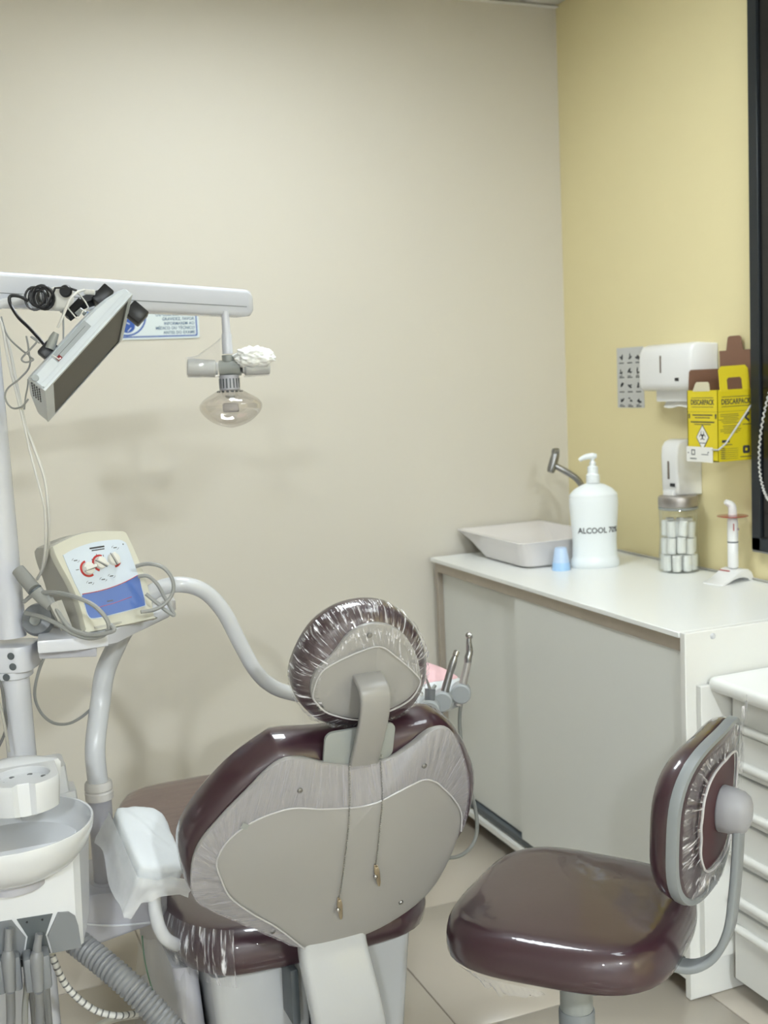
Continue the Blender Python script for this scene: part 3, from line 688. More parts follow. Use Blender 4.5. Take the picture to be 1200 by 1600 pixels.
# ------------------------------------------------------------------ stool
def stool():
    sx, sy = 1.018, 1.705
    t = thing('dental_stool', 'maroon padded stool with a film covered backrest in front of the drawers', 'stool', (sx, sy, 0))
    na = math.radians(-54); nb = V((math.cos(na), math.sin(na), 0)); wb = V((-nb.y, nb.x, 0))   # nb: towards the backrest
    sa = math.radians(-50); sx_ = V((math.cos(sa), math.sin(sa), 0))
    fr = frame((sx, sy, 0), sx_, V((-sx_.y, sx_.x, 0)))
    # cushion
    out = []
    for i in range(64):
        a = 2*PI*i/64; ca, sa2 = math.cos(a), math.sin(a); p = 3.4
        r = (abs(ca)**p + abs(sa2)**p)**(-1/p)
        out.append((.205*r*ca, .212*r*sa2*(1-.05*ca)))
    lay = [(.487, .03), (.489, .012), (.497, .002), (.512, 0), (.530, .001), (.546, .006), (.556, .014), (.562, .026), (.5645, .045)]
    seat = obj('seat', B().pillow(out, lay, fr, dome=.004), M['maroon'], t, 60)
    # loose film bunched under the rim
    b = B(); R = []
    for v in range(4):
        ring = []
        for i in range(90):
            a = -2.25 + .75*i/89; ca, s2 = math.cos(a), math.sin(a); p = 3.4; r = (abs(ca)**p+abs(s2)**p)**(-1/p)
            g = 1 - .10*v/3 + .008*noise.noise(V((i*.3, v, 1)))
            dz = (-.006*v - .018*(v/3)*max(0, math.sin((a+2.25)/.75*PI))*(1+.6*noise.noise(V((i*.12, v*.7, 5)))))
            ring.append(fr @ V((.205*r*ca*g, .212*r*s2*g, .490 + dz)))
        R.append(ring)
    b.loft(R, False, False, False)
    obj('film_edge', b, M['filmbag'], seat)
    obj('seat_plate', B().box((0, 0, .476), (.20, .20, .018), .006, 2, fr), M['blackmatte'], t)
    obj('post', B().lathe([(.030, .30), (.030, .470), (.026, .474)], (sx, sy, 0), 28), M['greylight'], t)
    obj('lower_post', B().lathe([(.033, .09), (.033, .340), (.0315, .344), (.030, .344)], (sx, sy, 0), 28), M['stoolgrey'], t)
    obj('hub', B().lathe([(.045, .055), (.052, .07), (.045, .10), (.033, .105)], (sx, sy, 0), 28), M['blackmatte'], t)
    for k in range(5):
        a = 2*PI*k/5 + .3; d = V((math.cos(a), math.sin(a), 0)); c = V((sx, sy, 0))
        lg = obj('leg', B().tube([c+d*.03+V((0, 0, .08)), c+d*.15+V((0, 0, .075)), c+d*.25+V((0, 0, .062))], [.020, .017, .014], 12, flat=.8), M['blackmatte'], t)
        cc = c + d*.25; sd = V((-d.y, d.x, 0))
        obj('caster', B().lathe([(.001, -.016), (.020, -.016), (.0245, -.010), (.0245, .010), (.020, .016), (.001, .016)], m=frame(cc+V((0, 0, .0250)), d, (0, 0, 1)), n=18).tube([cc+V((0, 0, .03)), cc+V((0, 0, .066))], .006, 8), M['blackmatte'], lg)
    # lever knob under the seat
    kb = V((1.0224, 1.5255, 0.4905))
    obj('lever_knob', B().lathe([(.012, -.018), (.018, -.016), (.0195, -.012), (.0195, .018), (.018, .020), (.005, .021)], kb, 20).tube([kb+V((0, 0, .015)), V((kb.x*.6+sx*.4, kb.y*.6+sy*.4, .478))], .007, 8), M['greylight'], t)
    # back support bar: flat steel, out under the seat and up behind the backrest
    bc = V((1.192, 1.532, 0))          # centre of the backrest in plan
    c0 = V((sx, sy, 0)); od = (bc - c0).normalized(); rr_ = (bc - c0).length
    P = [c0+od*.06+V((0, 0, .470)), V((1.0735, 1.5711, 0.4984)), V((1.1025, 1.5474, 0.4886)), V((1.1397, 1.5209, 0.483)), V((1.1737, 1.5044, 0.5033)), V((1.1956, 1.4957, 0.548)), V((1.2085, 1.4975, 0.6038)), V((1.216, 1.4973, 0.6705)), V((1.2209, 1.4975, 0.7316))]
    P2 = spline(P, 5); rings = []
    for i, p in enumerate(P2):
        tt = (P2[min(i+1, len(P2)-1)]-P2[max(i-1, 0)]).normalized(); nn = tt.cross(wb).normalized()
        rings.append([p + wb*x + nn*z for x, z in rrect(.038, .014, .005, 3)])
    obj('back_bar', B().loft(rings), M['stoolgrey'], t)
    # backrest: local x = wb (away), y = up leaning back a little, z = towards the back
    upb = (V((0, 0, 1)) + nb*.08).normalized()
    fb = frame(bc + V((0, 0, .750)), wb, upb)
    if (fb.to_3x3() @ V((0, 0, 1))).dot(nb) < 0: fb = frame(bc + V((0, 0, .750)), -wb, upb)
    ob = []
    sgn = 1 if (fb.to_3x3() @ V((1, 0, 0))).dot(wb) > 0 else -1
    for i in range(64):
        a = 2*PI*i/64; ca, s2 = math.cos(a), math.sin(a); p = 3.0
        r = (abs(ca)**p+abs(s2)**p)**(-1/p)
        ob.append((.180*r*ca*(1+.05*s2), .140*r*s2))
    def curve(b):     # wrap the backrest round the sitter
        inv = fb.inverted()
        for i, v in enumerate(b.v):
            q = inv @ v; q.z -= .55*q.x*q.x; b.v[i] = fb @ q
        return b
    back = obj('backrest', curve(B().pillow(ob, [(.010, .035), (.012, .012), (.002, .002), (-.012, 0), (-.028, .006), (-.040, .018), (-.047, .036)], fb, dome=-.006)), M['maroon'], t, 60)
    rng = B(); R = []
    for x, z in ((.007, .0135), (-.001, .0130), (-.003, .006), (-.002, -.003), (.002, -.004), (.009, .004), (.0095, .011)):
        R.append([fb @ V((px*(1-x/.16), py*(1-x/.16), z)) for px, py in ob])
    R.append(R[0]); rng.loft(R, False, False)
    obj('edge_trim', curve(rng), M['stoolgrey'], t, 50)
    inner = [(px*(.58+.02*noise.noise(V((i*.4, 2, 0)))), py*(.66+.02*noise.noise(V((i*.4, 0, 0))))) for i, (px, py) in enumerate(ob)]
    obj('back_cover', curve(B().pillow([(x*1.02, y*1.02) for x, y in inner], [(.0122, .003), (.0136, .004)], fb, rings=2)), M['maroon_plain'], back)
    # gathered film between the trim and the hem
    def gather(oo, ii, z, fr_, amp, n=260, seed=0, rad=6):
        b = B(); R = []
        f0 = spline([V((x, y, 0)) for x, y in oo], 6, closed=True); f1 = spline([V((x, y, 0)) for x, y in ii], 6, closed=True)
        for k in range(rad+1):
            u = k/rad; ring = []
            for i in range(n):
                s = i/n; a = f0[int(s*len(f0)) % len(f0)]; c = f1[int(s*len(f1)) % len(f1)]
                q = a.lerp(c, u); w = noise.noise(V((i*.45+seed, u*1.2, 3)))+.6*noise.noise(V((i*.95+seed, u*.8, 9)))
                ring.append(fr_ @ V((q.x, q.y, z + amp*w*math.sin(PI*min(1, u*.8+.15)) + amp*.8)))
            R.append(ring)
        return b.loft(R, False, False).pleats(rad+1, n)
    stool.gather = gather
    obj('film_gather', curve(gather([(x*.95, y*.94) for x, y in ob], inner, .0145, fb, .0045)), M['filmring'], back)
    hem = [fb @ V((x, y, .0185)) for x, y in inner]
    hm = B().tube(hem + [hem[0]], .0022, 6, k=2); obj('film_hem', curve(hm), M['filmedge'], back)
    # loose film corner at the far top
    cb = B(); R = []
    for v in range(5):
        ring = []
        for i in range(14):
            u = i/13; x = sgn*(.10+.095*u); y = .150 - .018*v - .05*u*v*.5
            ring.append(fb @ V((x, y + .006*noise.noise(V((i*.7, v, 2))), .020 + .010*noise.noise(V((i*.5, v*.8, 0))) - .55*x*x)))
        R.append(ring)
    cb.loft(R, False, False, False).pleats(5, 14); obj('film_corner', cb, M['filmring'], back)
    # grey knob that joins bar and backrest
    kf = fb @ Matrix.Translation((0, .004, .012))
    kb2 = B().pillow([(.034*math.cos(2*PI*i/32)*(1+.10*math.sin(2*PI*i/32)), .041*math.sin(2*PI*i/32)) for i in range(32)], [(0, .003), (.004, 0), (.022, .001), (.038, .004), (.048, .010), (.053, .020)], kf, dome=.003)
    obj('back_knob', kb2, mat('grey_soft_plastic', (.30, .30, .32), .45), t, 60)
stool()

# ------------------------------------------------------------------ dental chair
def chair():
    t = thing('dental_chair', 'dental treatment chair with maroon cushions under clear film and light grey back shell', 'dental chair', (.62, 2.3, 0))
    th = math.radians(20); UP = V((0, -math.sin(th), math.cos(th)))
    fb = frame((.594, 1.8, .582), (1, 0, 0), UP)
    sh = smooth2([(-.248, .100), (-.258, .160), (-.247, .215), (-.212, .263), (-.170, .308), (-.138, .342), (-.110, .357), (-.077, .352), (-.038, .334), (.018, .320), (.073, .322), (.112, .343), (.145, .366), (.178, .358), (.206, .305), (.228, .232), (.230, .165), (.212, .072), (.180, .002), (.124, -.043), (.050, -.068), (-.047, -.066), (-.110, -.020), (-.180, .038)], 4)
    cx = sum(p[0] for p in sh)/len(sh); cy = sum(p[1] for p in sh)/len(sh)
    pol = sorted((math.atan2(y-cy, x-cx), math.hypot(x-cx, y-cy)) for x, y in sh)
    def frac(x, y):
        a = math.atan2(y-cy, x-cx)
        for (a0, r0), (a1, r1) in zip(pol, pol[1:]+[(pol[0][0]+2*PI, pol[0][1])]):
            if a0 <= a <= a1: return math.hypot(x-cx, y-cy)/(r0+(r1-r0)*(a-a0)/max(1e-6, a1-a0))
        return math.hypot(x-cx, y-cy)/pol[0][1]
    DOME = .024
    def sz(x, y): f = min(1, frac(x, y)); return .006 + DOME*(1-f*f)
    back = obj('backrest', B().pillow(smooth2([(-.250, .085), (-.267, .175), (-.247, .240), (-.190, .312), (-.130, .356), (-.105, .364), (-.04, .358), (.03, .356), (.12, .364), (.165, .362), (.205, .332), (.238, .282), (.262, .213), (.258, .125), (.222, .05), (.16, -.02), (.07, -.07), (-.06, -.07), (-.14, -.02), (-.21, .035)], 4),
        [(-.100, .06), (-.098, .035), (-.090, .014), (-.072, .001), (-.050, 0), (-.028, .004), (-.014, .014), (-.006, .030)], fb, dome0=-.01), M['maroon'], t, 60)
    obj('back_shell', B().pillow(sh, [(-.006, .006), (-.003, .001), (.001, 0), (.0045, .001), (.006, .004)], fb, dome=DOME, rings=9), M['shell'], back, 50)
    # film over the shell: a band along the left, the top and the right, with a hem
    def rim(seq, u): return seq[int(u*(len(seq)-1))]
    outer = spline([V((x, y, 0)) for x, y in ((-.080, -.046), (-.140, .005), (-.205, .060), (-.250, .105), (-.258, .160), (-.247, .215), (-.212, .263), (-.170, .308), (-.138, .342), (-.110, .357), (-.077, .352), (-.038, .334), (.018, .320), (.073, .322), (.112, .343), (.145, .366), (.178, .358), (.206, .305), (.228, .232), (.231, .165), (.226, .13))], 6)
    inner = spline([V((x, y, 0)) for x, y in ((-.055, -.060), (-.110, .010), (-.155, .055), (-.195, .105), (-.212, .150), (-.219, .185), (-.206, .218), (-.185, .240), (-.160, .256), (-.130, .267), (-.095, .272), (-.044, .262), (.024, .252), (.080, .267), (.105, .274), (.132, .278), (.155, .266), (.172, .248), (.197, .217), (.218, .178), (.224, .135))], 6)
    b = B(); R = []; n = 420
    for k in range(9):
        u = k/8; ring = []
        for i in range(n):
            s = i/(n-1)*(len(outer)-1); i0 = min(int(s), len(outer)-2); f = s-i0
            q = outer[i0].lerp(outer[i0+1], f).lerp(inner[i0].lerp(inner[i0+1], f), u); q = V((q.x*1.002, q.y*1.002, 0))
            w = noise.noise(V((i*.20, u*1.1, 0))) + .5*noise.noise(V((i*.47, u*2, 5)))
            ring.append(fb @ V((q.x, q.y, sz(q.x, q.y)+.0022+.0016*w)))
        R.append(ring)
    b.loft(R, False, False, False).pleats(9, n); obj('shell_film', b, M['filmshell'], back, 180)
    obj('film_hem', B().tube([fb @ V((p.x, p.y, sz(p.x, p.y)+.0026)) for p in inner], .0015, 6), M['filmedge'], back)
    # film pulled over the cushion edge, gathered folds round the rim
    def wrap(name, out, z0, z1, grow, parent, seed, n=300, amp=.0035, i0=0, i1=300, mt='filmring'):
        o = spline([V((x, y, 0)) for x, y in out], 4, closed=True); c = sum(o, V((0, 0, 0)))/len(o); b = B(); R = []
        for k in range(8):
            u = k/7; ring = []
            for i in range(i0, i1):
                p = o[int(i/n*len(o)) % len(o)]; d = (p-c).normalized()
                w = noise.noise(V((i*.38+seed, u*1.3, 1))) + .6*noise.noise(V((i*.9+seed, u, 4)))
                ins = grow(u); ring.append(fb @ (p - d*ins + V((0, 0, z0+(z1-z0)*u)) + d*(amp*w*.6) + V((0, 0, amp*w*.5))))
            R.append(ring)
        b.loft(R, False, False, i0 == 0 and i1 == n).pleats(8, i1-i0); return obj(name, b, M[mt], parent, 180)
    for i, (x, y) in enumerate(((-.088, .303), (.129, .306), (-.115, -.002), (.120, .002))):
        obj('screw', B().lathe([(.0001, .0030), (.0032, .0026), (.0045, .0012), (.0048, 0)], n=14, m=fb @ Matrix.Translation((x, y, sz(x, y)+.0018 if i < 2 else sz(x, y)))), M['metaldull'], back)
    obj('label_patch', B().box((0, 0, 0), (.012, .010, .0006), m=fb @ Matrix.Translation((-.176, .250, sz(-.176, .250)+.005)) @ Matrix.Rotation(-.5, 4, 'Z')), M['greylight'], back)
    obj('stem_bracket', B().prism(rrect(.122, .070, .014, 4, .017, .355), -.005, .001, fb, .0015), M['greylight'], t)
    # headrest
    hc = smooth2([(-.088, .463), (-.079, .512), (-.054, .556), (-.013, .583), (.035, .588), (.081, .572), (.122, .530), (.144, .475), (.145, .425), (.128, .386), (.089, .364), (.037, .358), (-.032, .378), (-.070, .415)], 4)
    hp = smooth2([(-.068, .468), (-.061, .500), (-.037, .526), (-.010, .561), (.021, .574), (.056, .567), (.086, .543), (.111, .499), (.122, .454), (.107, .423), (.069, .404), (.020, .396), (-.035, .417), (-.060, .442)], 4)
    hi = smooth2([(-.066, .464), (-.056, .500), (-.033, .516), (.009, .531), (.041, .534), (.070, .511), (.110, .470), (.118, .452), (.104, .424), (.068, .407), (.020, .399), (-.034, .420), (-.058, .444)], 4)
    head = obj('headrest', B().pillow(hc, [(-.100, .045), (-.098, .030), (-.090, .010), (-.075, .001), (-.058, 0), (-.040, .004), (-.028, .014), (-.021, .030)], fb, dome0=-.006), M['maroon'], t, 60)
    obj('headrest_plate', B().pillow(hp, [(-.026, .004), (-.023, .001), (-.019, 0), (-.016, .001), (-.015, .004)], fb, dome=.004), M['shell'], head, 50)
    wrap('headrest_film', hc, -.062, -.012, lambda u: -.0030 + .0020*u if u < .35 else -.0023 + .034*((u-.35)/.65)**1.6, head, 3.0, amp=.0045)
    b = B(); R = []; f0 = [V((x, y, 0)) for x, y in hp]; f1 = [V((x, y, 0)) for x, y in hi]
    def rs(seq, n):
        s2 = spline(seq, 5, closed=True); return [s2[int(i/n*len(s2))] for i in range(n)]
    a0, a1 = rs(f0, 240), rs(f1, 240)
    for k in range(5):
        u = k/4; R.append([fb @ (a0[i].lerp(a1[i], u)*1.0 + V((0, 0, -.0115+.0022*(noise.noise(V((i*.35, u, 7)))+.5*noise.noise(V((i*.8, u, 2))))))) for i in range(240)])
    b.loft(R, False, False).pleats(5, 240); obj('plate_film', b, M['filmring'], head, 180)
    hm = [fb @ (p + V((0, 0, -.0085))) for p in a1]
    obj('film_hem', B().tube(hm+[hm[0]], .0013, 6), M['filmedge'], head)
    # loose sheet over the right half of the plate, creased to one point
    b = B(); R = []
    for k in range(9):
        u = k/8; ring = []
        for i in range(24):
            s = i/23; x = .035 + .085*s; y = .535 - .125*u - .05*s*(1-u)
            ring.append(fb @ V((x, y, -.006 + .004*noise.noise(V((s*6-u*5, u*3, 2))) + .003*noise.noise(V((s*11, u*9, 4))))))
        R.append(ring)
    b.loft(R, False, False, False); obj('loose_film', b, M['filmbag'], head, 180)
    for x, y in ((.022, .556), (-.050, .432)):
        obj('screw', B().lathe([(.0001, .003), (.0032, .0026), (.0045, .0012), (.0048, 0)], n=14, m=fb @ Matrix.Translation((x, y, -.0125))), M['metaldull'], head)
    # flat stem from the backrest to the headrest, hooked at the top
    P2 = spline([V(p) for p in ((.026, .290, -.003), (.026, .322, .003), (.026, .365, .014), (.026, .42, .025), (.025, .455, .028), (.024, .472, .024), (.024, .480, .010), (.024, .482, -.014))], 5); R = []
    for i, p in enumerate(P2):
        tt = (P2[min(i+1, len(P2)-1)]-P2[max(i-1, 0)]).normalized(); nn = V((1, 0, 0)).cross(tt).normalized()
        R.append([fb @ (p + V((1, 0, 0))*x + nn*z) for x, z in rrect(.050, .011, .004, 3)])
    obj('headrest_stem', B().loft(R), M['shell'], t, 50)
    # curved support arm below the backrest
    P2 = spline([V(p) for p in ((.596, 1.832, .535), (.597, 1.832, .50), (.602, 1.822, .455), (.612, 1.820, .39), (.626, 1.835, .31), (.640, 1.885, .23), (.66, 1.97, .17), (.66, 2.10, .15))], 6); R = []
    for i, p in enumerate(P2):
        tt = (P2[min(i+1, len(P2)-1)]-P2[max(i-1, 0)]).normalized(); nn = V((1, 0, 0)).cross(tt).normalized(); w = .122 + .012*min(1, i/20)
        R.append([p + V((1, 0, 0))*x + nn*z for x, z in rrect(w, .040, .014, 4)])
    obj('support_arm', B().loft(R), M['arm'], t, 40)
    # seat cushion and leg rest
    so = smooth2([(.352, 2.30), (.345, 2.12), (.362, 1.98), (.415, 1.905), (.50, 1.885), (.62, 1.882), (.72, 1.884), (.80, 1.905), (.855, 1.98), (.872, 2.10), (.868, 2.30), (.865, 2.44), (.80, 2.47), (.61, 2.475), (.42, 2.47), (.355, 2.44)], 4)
    tilt = Matrix.Translation((.61, 2.2, 0)) @ Matrix.Rotation(math.radians(-3), 4, 'X') @ Matrix.Translation((-.61, -2.2, 0))
    seat = obj('seat', B().pillow(so, [(.418, .05), (.420, .022), (.432, .004), (.455, 0), (.480, .004), (.498, .018), (.507, .045)], tilt, dome=-.006), M['maroon'], t, 60)
    lo = smooth2([(.372, 2.40), (.355, 2.55), (.360, 2.75), (.385, 2.90), (.45, 2.965), (.61, 2.98), (.77, 2.965), (.835, 2.90), (.86, 2.75), (.865, 2.55), (.85, 2.40), (.61, 2.38)], 4)
    obj('leg_rest', B().pillow(lo, [(.375, .05), (.378, .02), (.39, .003), (.42, 0), (.448, .006), (.462, .02), (.468, .045)], None, dome=.003), M['maroon_reflection'], t, 60)
    # loose film round the rear left corner of the seat
    b = B(); R = []
    for k in range(10):
        u = k/9; ring = []
        for i in range(70):
            s = i/69; a = PI*.86 + .50*PI*s; w = noise.noise(V((i*.42, u*1.2, 0))) + .5*noise.noise(V((i*.9, u*2, 3)))
            rx, ry = .155 + .012*math.sin(PI*u), .215 + .012*math.sin(PI*u)
            ring.append(V((.505 + rx*math.cos(a)*(1+.035*w), 2.105 + ry*math.sin(a)*(1+.035*w), .512 - .086*u + .006*w + .025*s*(1-u))))
        R.append(ring)
    b.loft(R, False, False, False).pleats(10, 70); obj('seat_film', b, M['filmring'], seat, 180)
    # chassis under the seat: panels with a gap between them
    def panel(name, q0, q1, m, bev=.008):
        return obj(name, B().loft([[V(p) for p in q0], [V(p) for p in q1]]), m, t)
    def slab(x0, x1, x0b, x1b, ya, yab, yb, z0, z1):
        top = [V((x, y, z1)) for x, y in rrect(x1-x0, yb-ya, .02, 3, (x0+x1)/2, (ya+yb)/2)]; bot = [V((x, y, z0)) for x, y in rrect(x1b-x0b, yb-yab, .02, 3, (x0b+x1b)/2, (yab+yb)/2)]
        return B().loft([bot, top])
    obj('chassis_cover', slab(.402, .590, .425, .590, 1.955, 1.97, 2.55, .09, .428), M['arm'], t)
    obj('chassis_cover', slab(.600, .800, .600, .770, 1.950, 1.965, 2.55, .09, .428), M['arm'], t)
    obj('chassis_core', B().mm((.42, 2.02, .06), (.79, 2.50, .41), .01), M['blackmatte'], t)
    obj('side_cover', slab(.345, .392, .370, .416, 2.02, 2.03, 2.50, .09, .43), M['unitdull'], t)
    obj('base_plate', B().mm((.38, 2.02, .0), (.84, 2.75, .058), .018, 3), M['unitdull'], t)
    # hinge bracket between arm and seat
    obj('hinge', B().mm((.535, 1.90, .33), (.552, 1.99, .44), .006), M['greydark'], t)
    # rear left armrest: a pad on a bent bar, wrapped in white cloth
    c = V((0.3109, 2.0082, 0.6827))
    fa = Matrix.Translation(c) @ Matrix.Rotation(math.radians(6), 4, 'Z') @ Matrix.Rotation(math.radians(20), 4, 'X') @ Matrix.Rotation(math.radians(16), 4, 'Y')
    arm = obj('armrest', B().box((0, 0, 0), (.080, .160, .044), .018, 4, fa), M['maroon_plain'], t)
    bm = bmesh.new(); bmesh.ops.create_icosphere(bm, subdivisions=5, radius=1)
    for v in bm.verts:
        d = v.co.normalized(); p = 5.5; r = (abs(d.x)**p+abs(d.y)**p+abs(d.z)**p)**(-1/p)
        q = V((d.x*r*.048, d.y*r*.088, d.z*r*.030))
        w = noise.noise(q*28)*.0030 + noise.noise(q*70+V((3, 1, 0)))*.0014
        sheet = max(0, 1-abs(q.x*1.1+q.y*.55-.0)/.010)*.0018*(q.z > .02)
        v.co = q + d*(w+sheet)
    obj('cloth_wrap', B().bmadd(bm, fa), M['cloth'], arm, 180)
    b = B(); R = []
    for k in range(7):
        u = k/6; ring = []
        for i in range(26):
            s = i/25; xx = -.050 + .105*max(0, s-.55)/.45; yy = .09 - .19*min(1, s/.55)
            ring.append(fa @ V((xx - .012*u*(1.0 if s < .6 else .3) + .008*noise.noise(V((s*7, u*2, 1)))*u, yy - .012*u + .006*noise.noise(V((s*8, u*3, 6))), .010 - (.085 if s < .62 else .045)*u*(.75+.4*noise.noise(V((s*4, 0, 11)))))))
        R.append(ring)
    b.loft(R, False, False, False); obj('cloth_edge', b, film('thin_cloth_edge', .45, .8, 30, col=(.78, .80, .82), rough=.7), arm, 180)
    q = [c+V((.004, -.01, -.03)), V((0.3142, 1.9864, 0.6058)), V((0.3141, 1.9818, 0.5678)), V((0.3205, 1.9856, 0.5317)), V((0.3406, 2.0053, 0.4933)), V((.40, 2.10, .42))]
    obj('armrest_bar', B().tube(q, [.013, .013, .0125, .012, .012, .012], 12, k=5), M['plastic'], arm)
    # film hanging from the armrest and the side, with a thin green tube behind it
    b = B(); R = []
    for k in range(10):
        u = k/9; ring = []
        for i in range(16):
            s = i/15
            ring.append(V((0.2967, 2.0965, 0.4745)).lerp(V((0.3626, 2.0262, 0.4709)), s)*(1-u) + V((0.2657, 2.0823, 0.26)).lerp(V((0.3659, 2.001, 0.2777)), s)*u + V((.006*noise.noise(V((s*5, u*2, 0))), .012*noise.noise(V((s*4, u*2, 5))), -.02*abs(s-.4)*(1-u))))
        R.append(ring)
    b.loft(R, False, False, False); obj('hanging_film', b, film('milky_hanging_film', .10, .30, 12, col=(.62, .64, .60), rough=.3), arm, 180)
    obj('green_tube', B().tube([(0.3091, 2.1325, 0.4552), (0.3096, 2.1265, 0.4082), (0.3169, 2.1174, 0.3584), (0.3299, 2.1044, 0.2959), (0.3339, 2.0921, 0.2091)], .0016, 6, k=4), M['greentube'], arm)
    return fb, sz
FB, SHZ = chair()
def bib_chain():
    fb = FB
    t = thing('bib_chain', 'thin ball chain with two small metal clips hanging over the grey back shell', 'chain', fb @ V((.026, .33, .035)))
    def down(p0, p1, n):
        return [V(p0).lerp(V(p1), i/n) for i in range(n+1)]
    z = .0365
    on = lambda p: V((p.x, p.y, SHZ(p.x, p.y)+.0045))
    A = [on(p) for p in down((-.002, .331, 0), (-.006, .062, 0), 60)]; C2 = [on(p) for p in down((.0535, .336, 0), (.0545, .123, 0), 48)]
    top = [V((-.002+.0555*i/12, .332+.004*i/12, -.001)) for i in range(13)]
    b = B()
    for p in A + top[1:-1] + C2:
        b.sph(fb @ p, .00165, 6)
    ch = obj('ball_chain', b, M['metaldull'], t); ch['kind'] = 'stuff'
    for p, rot in (((-.006, .060, SHZ(-.006, .04)+.002), .15), ((.0545, .121, SHZ(.055, .1)+.002), .22)):
        m = fb @ Matrix.Translation(p) @ Matrix.Rotation(rot, 4, 'Z')
        b = B().prism([(-.0024, 0), (.0024, 0), (.0050, -.016), (.0034, -.045), (.0014, -.052), (-.0014, -.052), (-.0030, -.045), (-.0046, -.016)], 0, .0028, m, .0006)
        b.prism([(-.0022, -.002), (.0022, -.002), (.0044, -.016), (.0028, -.044), (-.0024, -.044), (-.0040, -.016)], .0045, .0065, m @ Matrix.Rotation(.08, 4, 'X'), .0006)
        cl = obj('clip', b, M['brass'], t)
        obj('clip_rivet', B().sph(m @ V((-.005, -.022, .006)), .0042, 10), M['metal'], cl)
bib_chain()
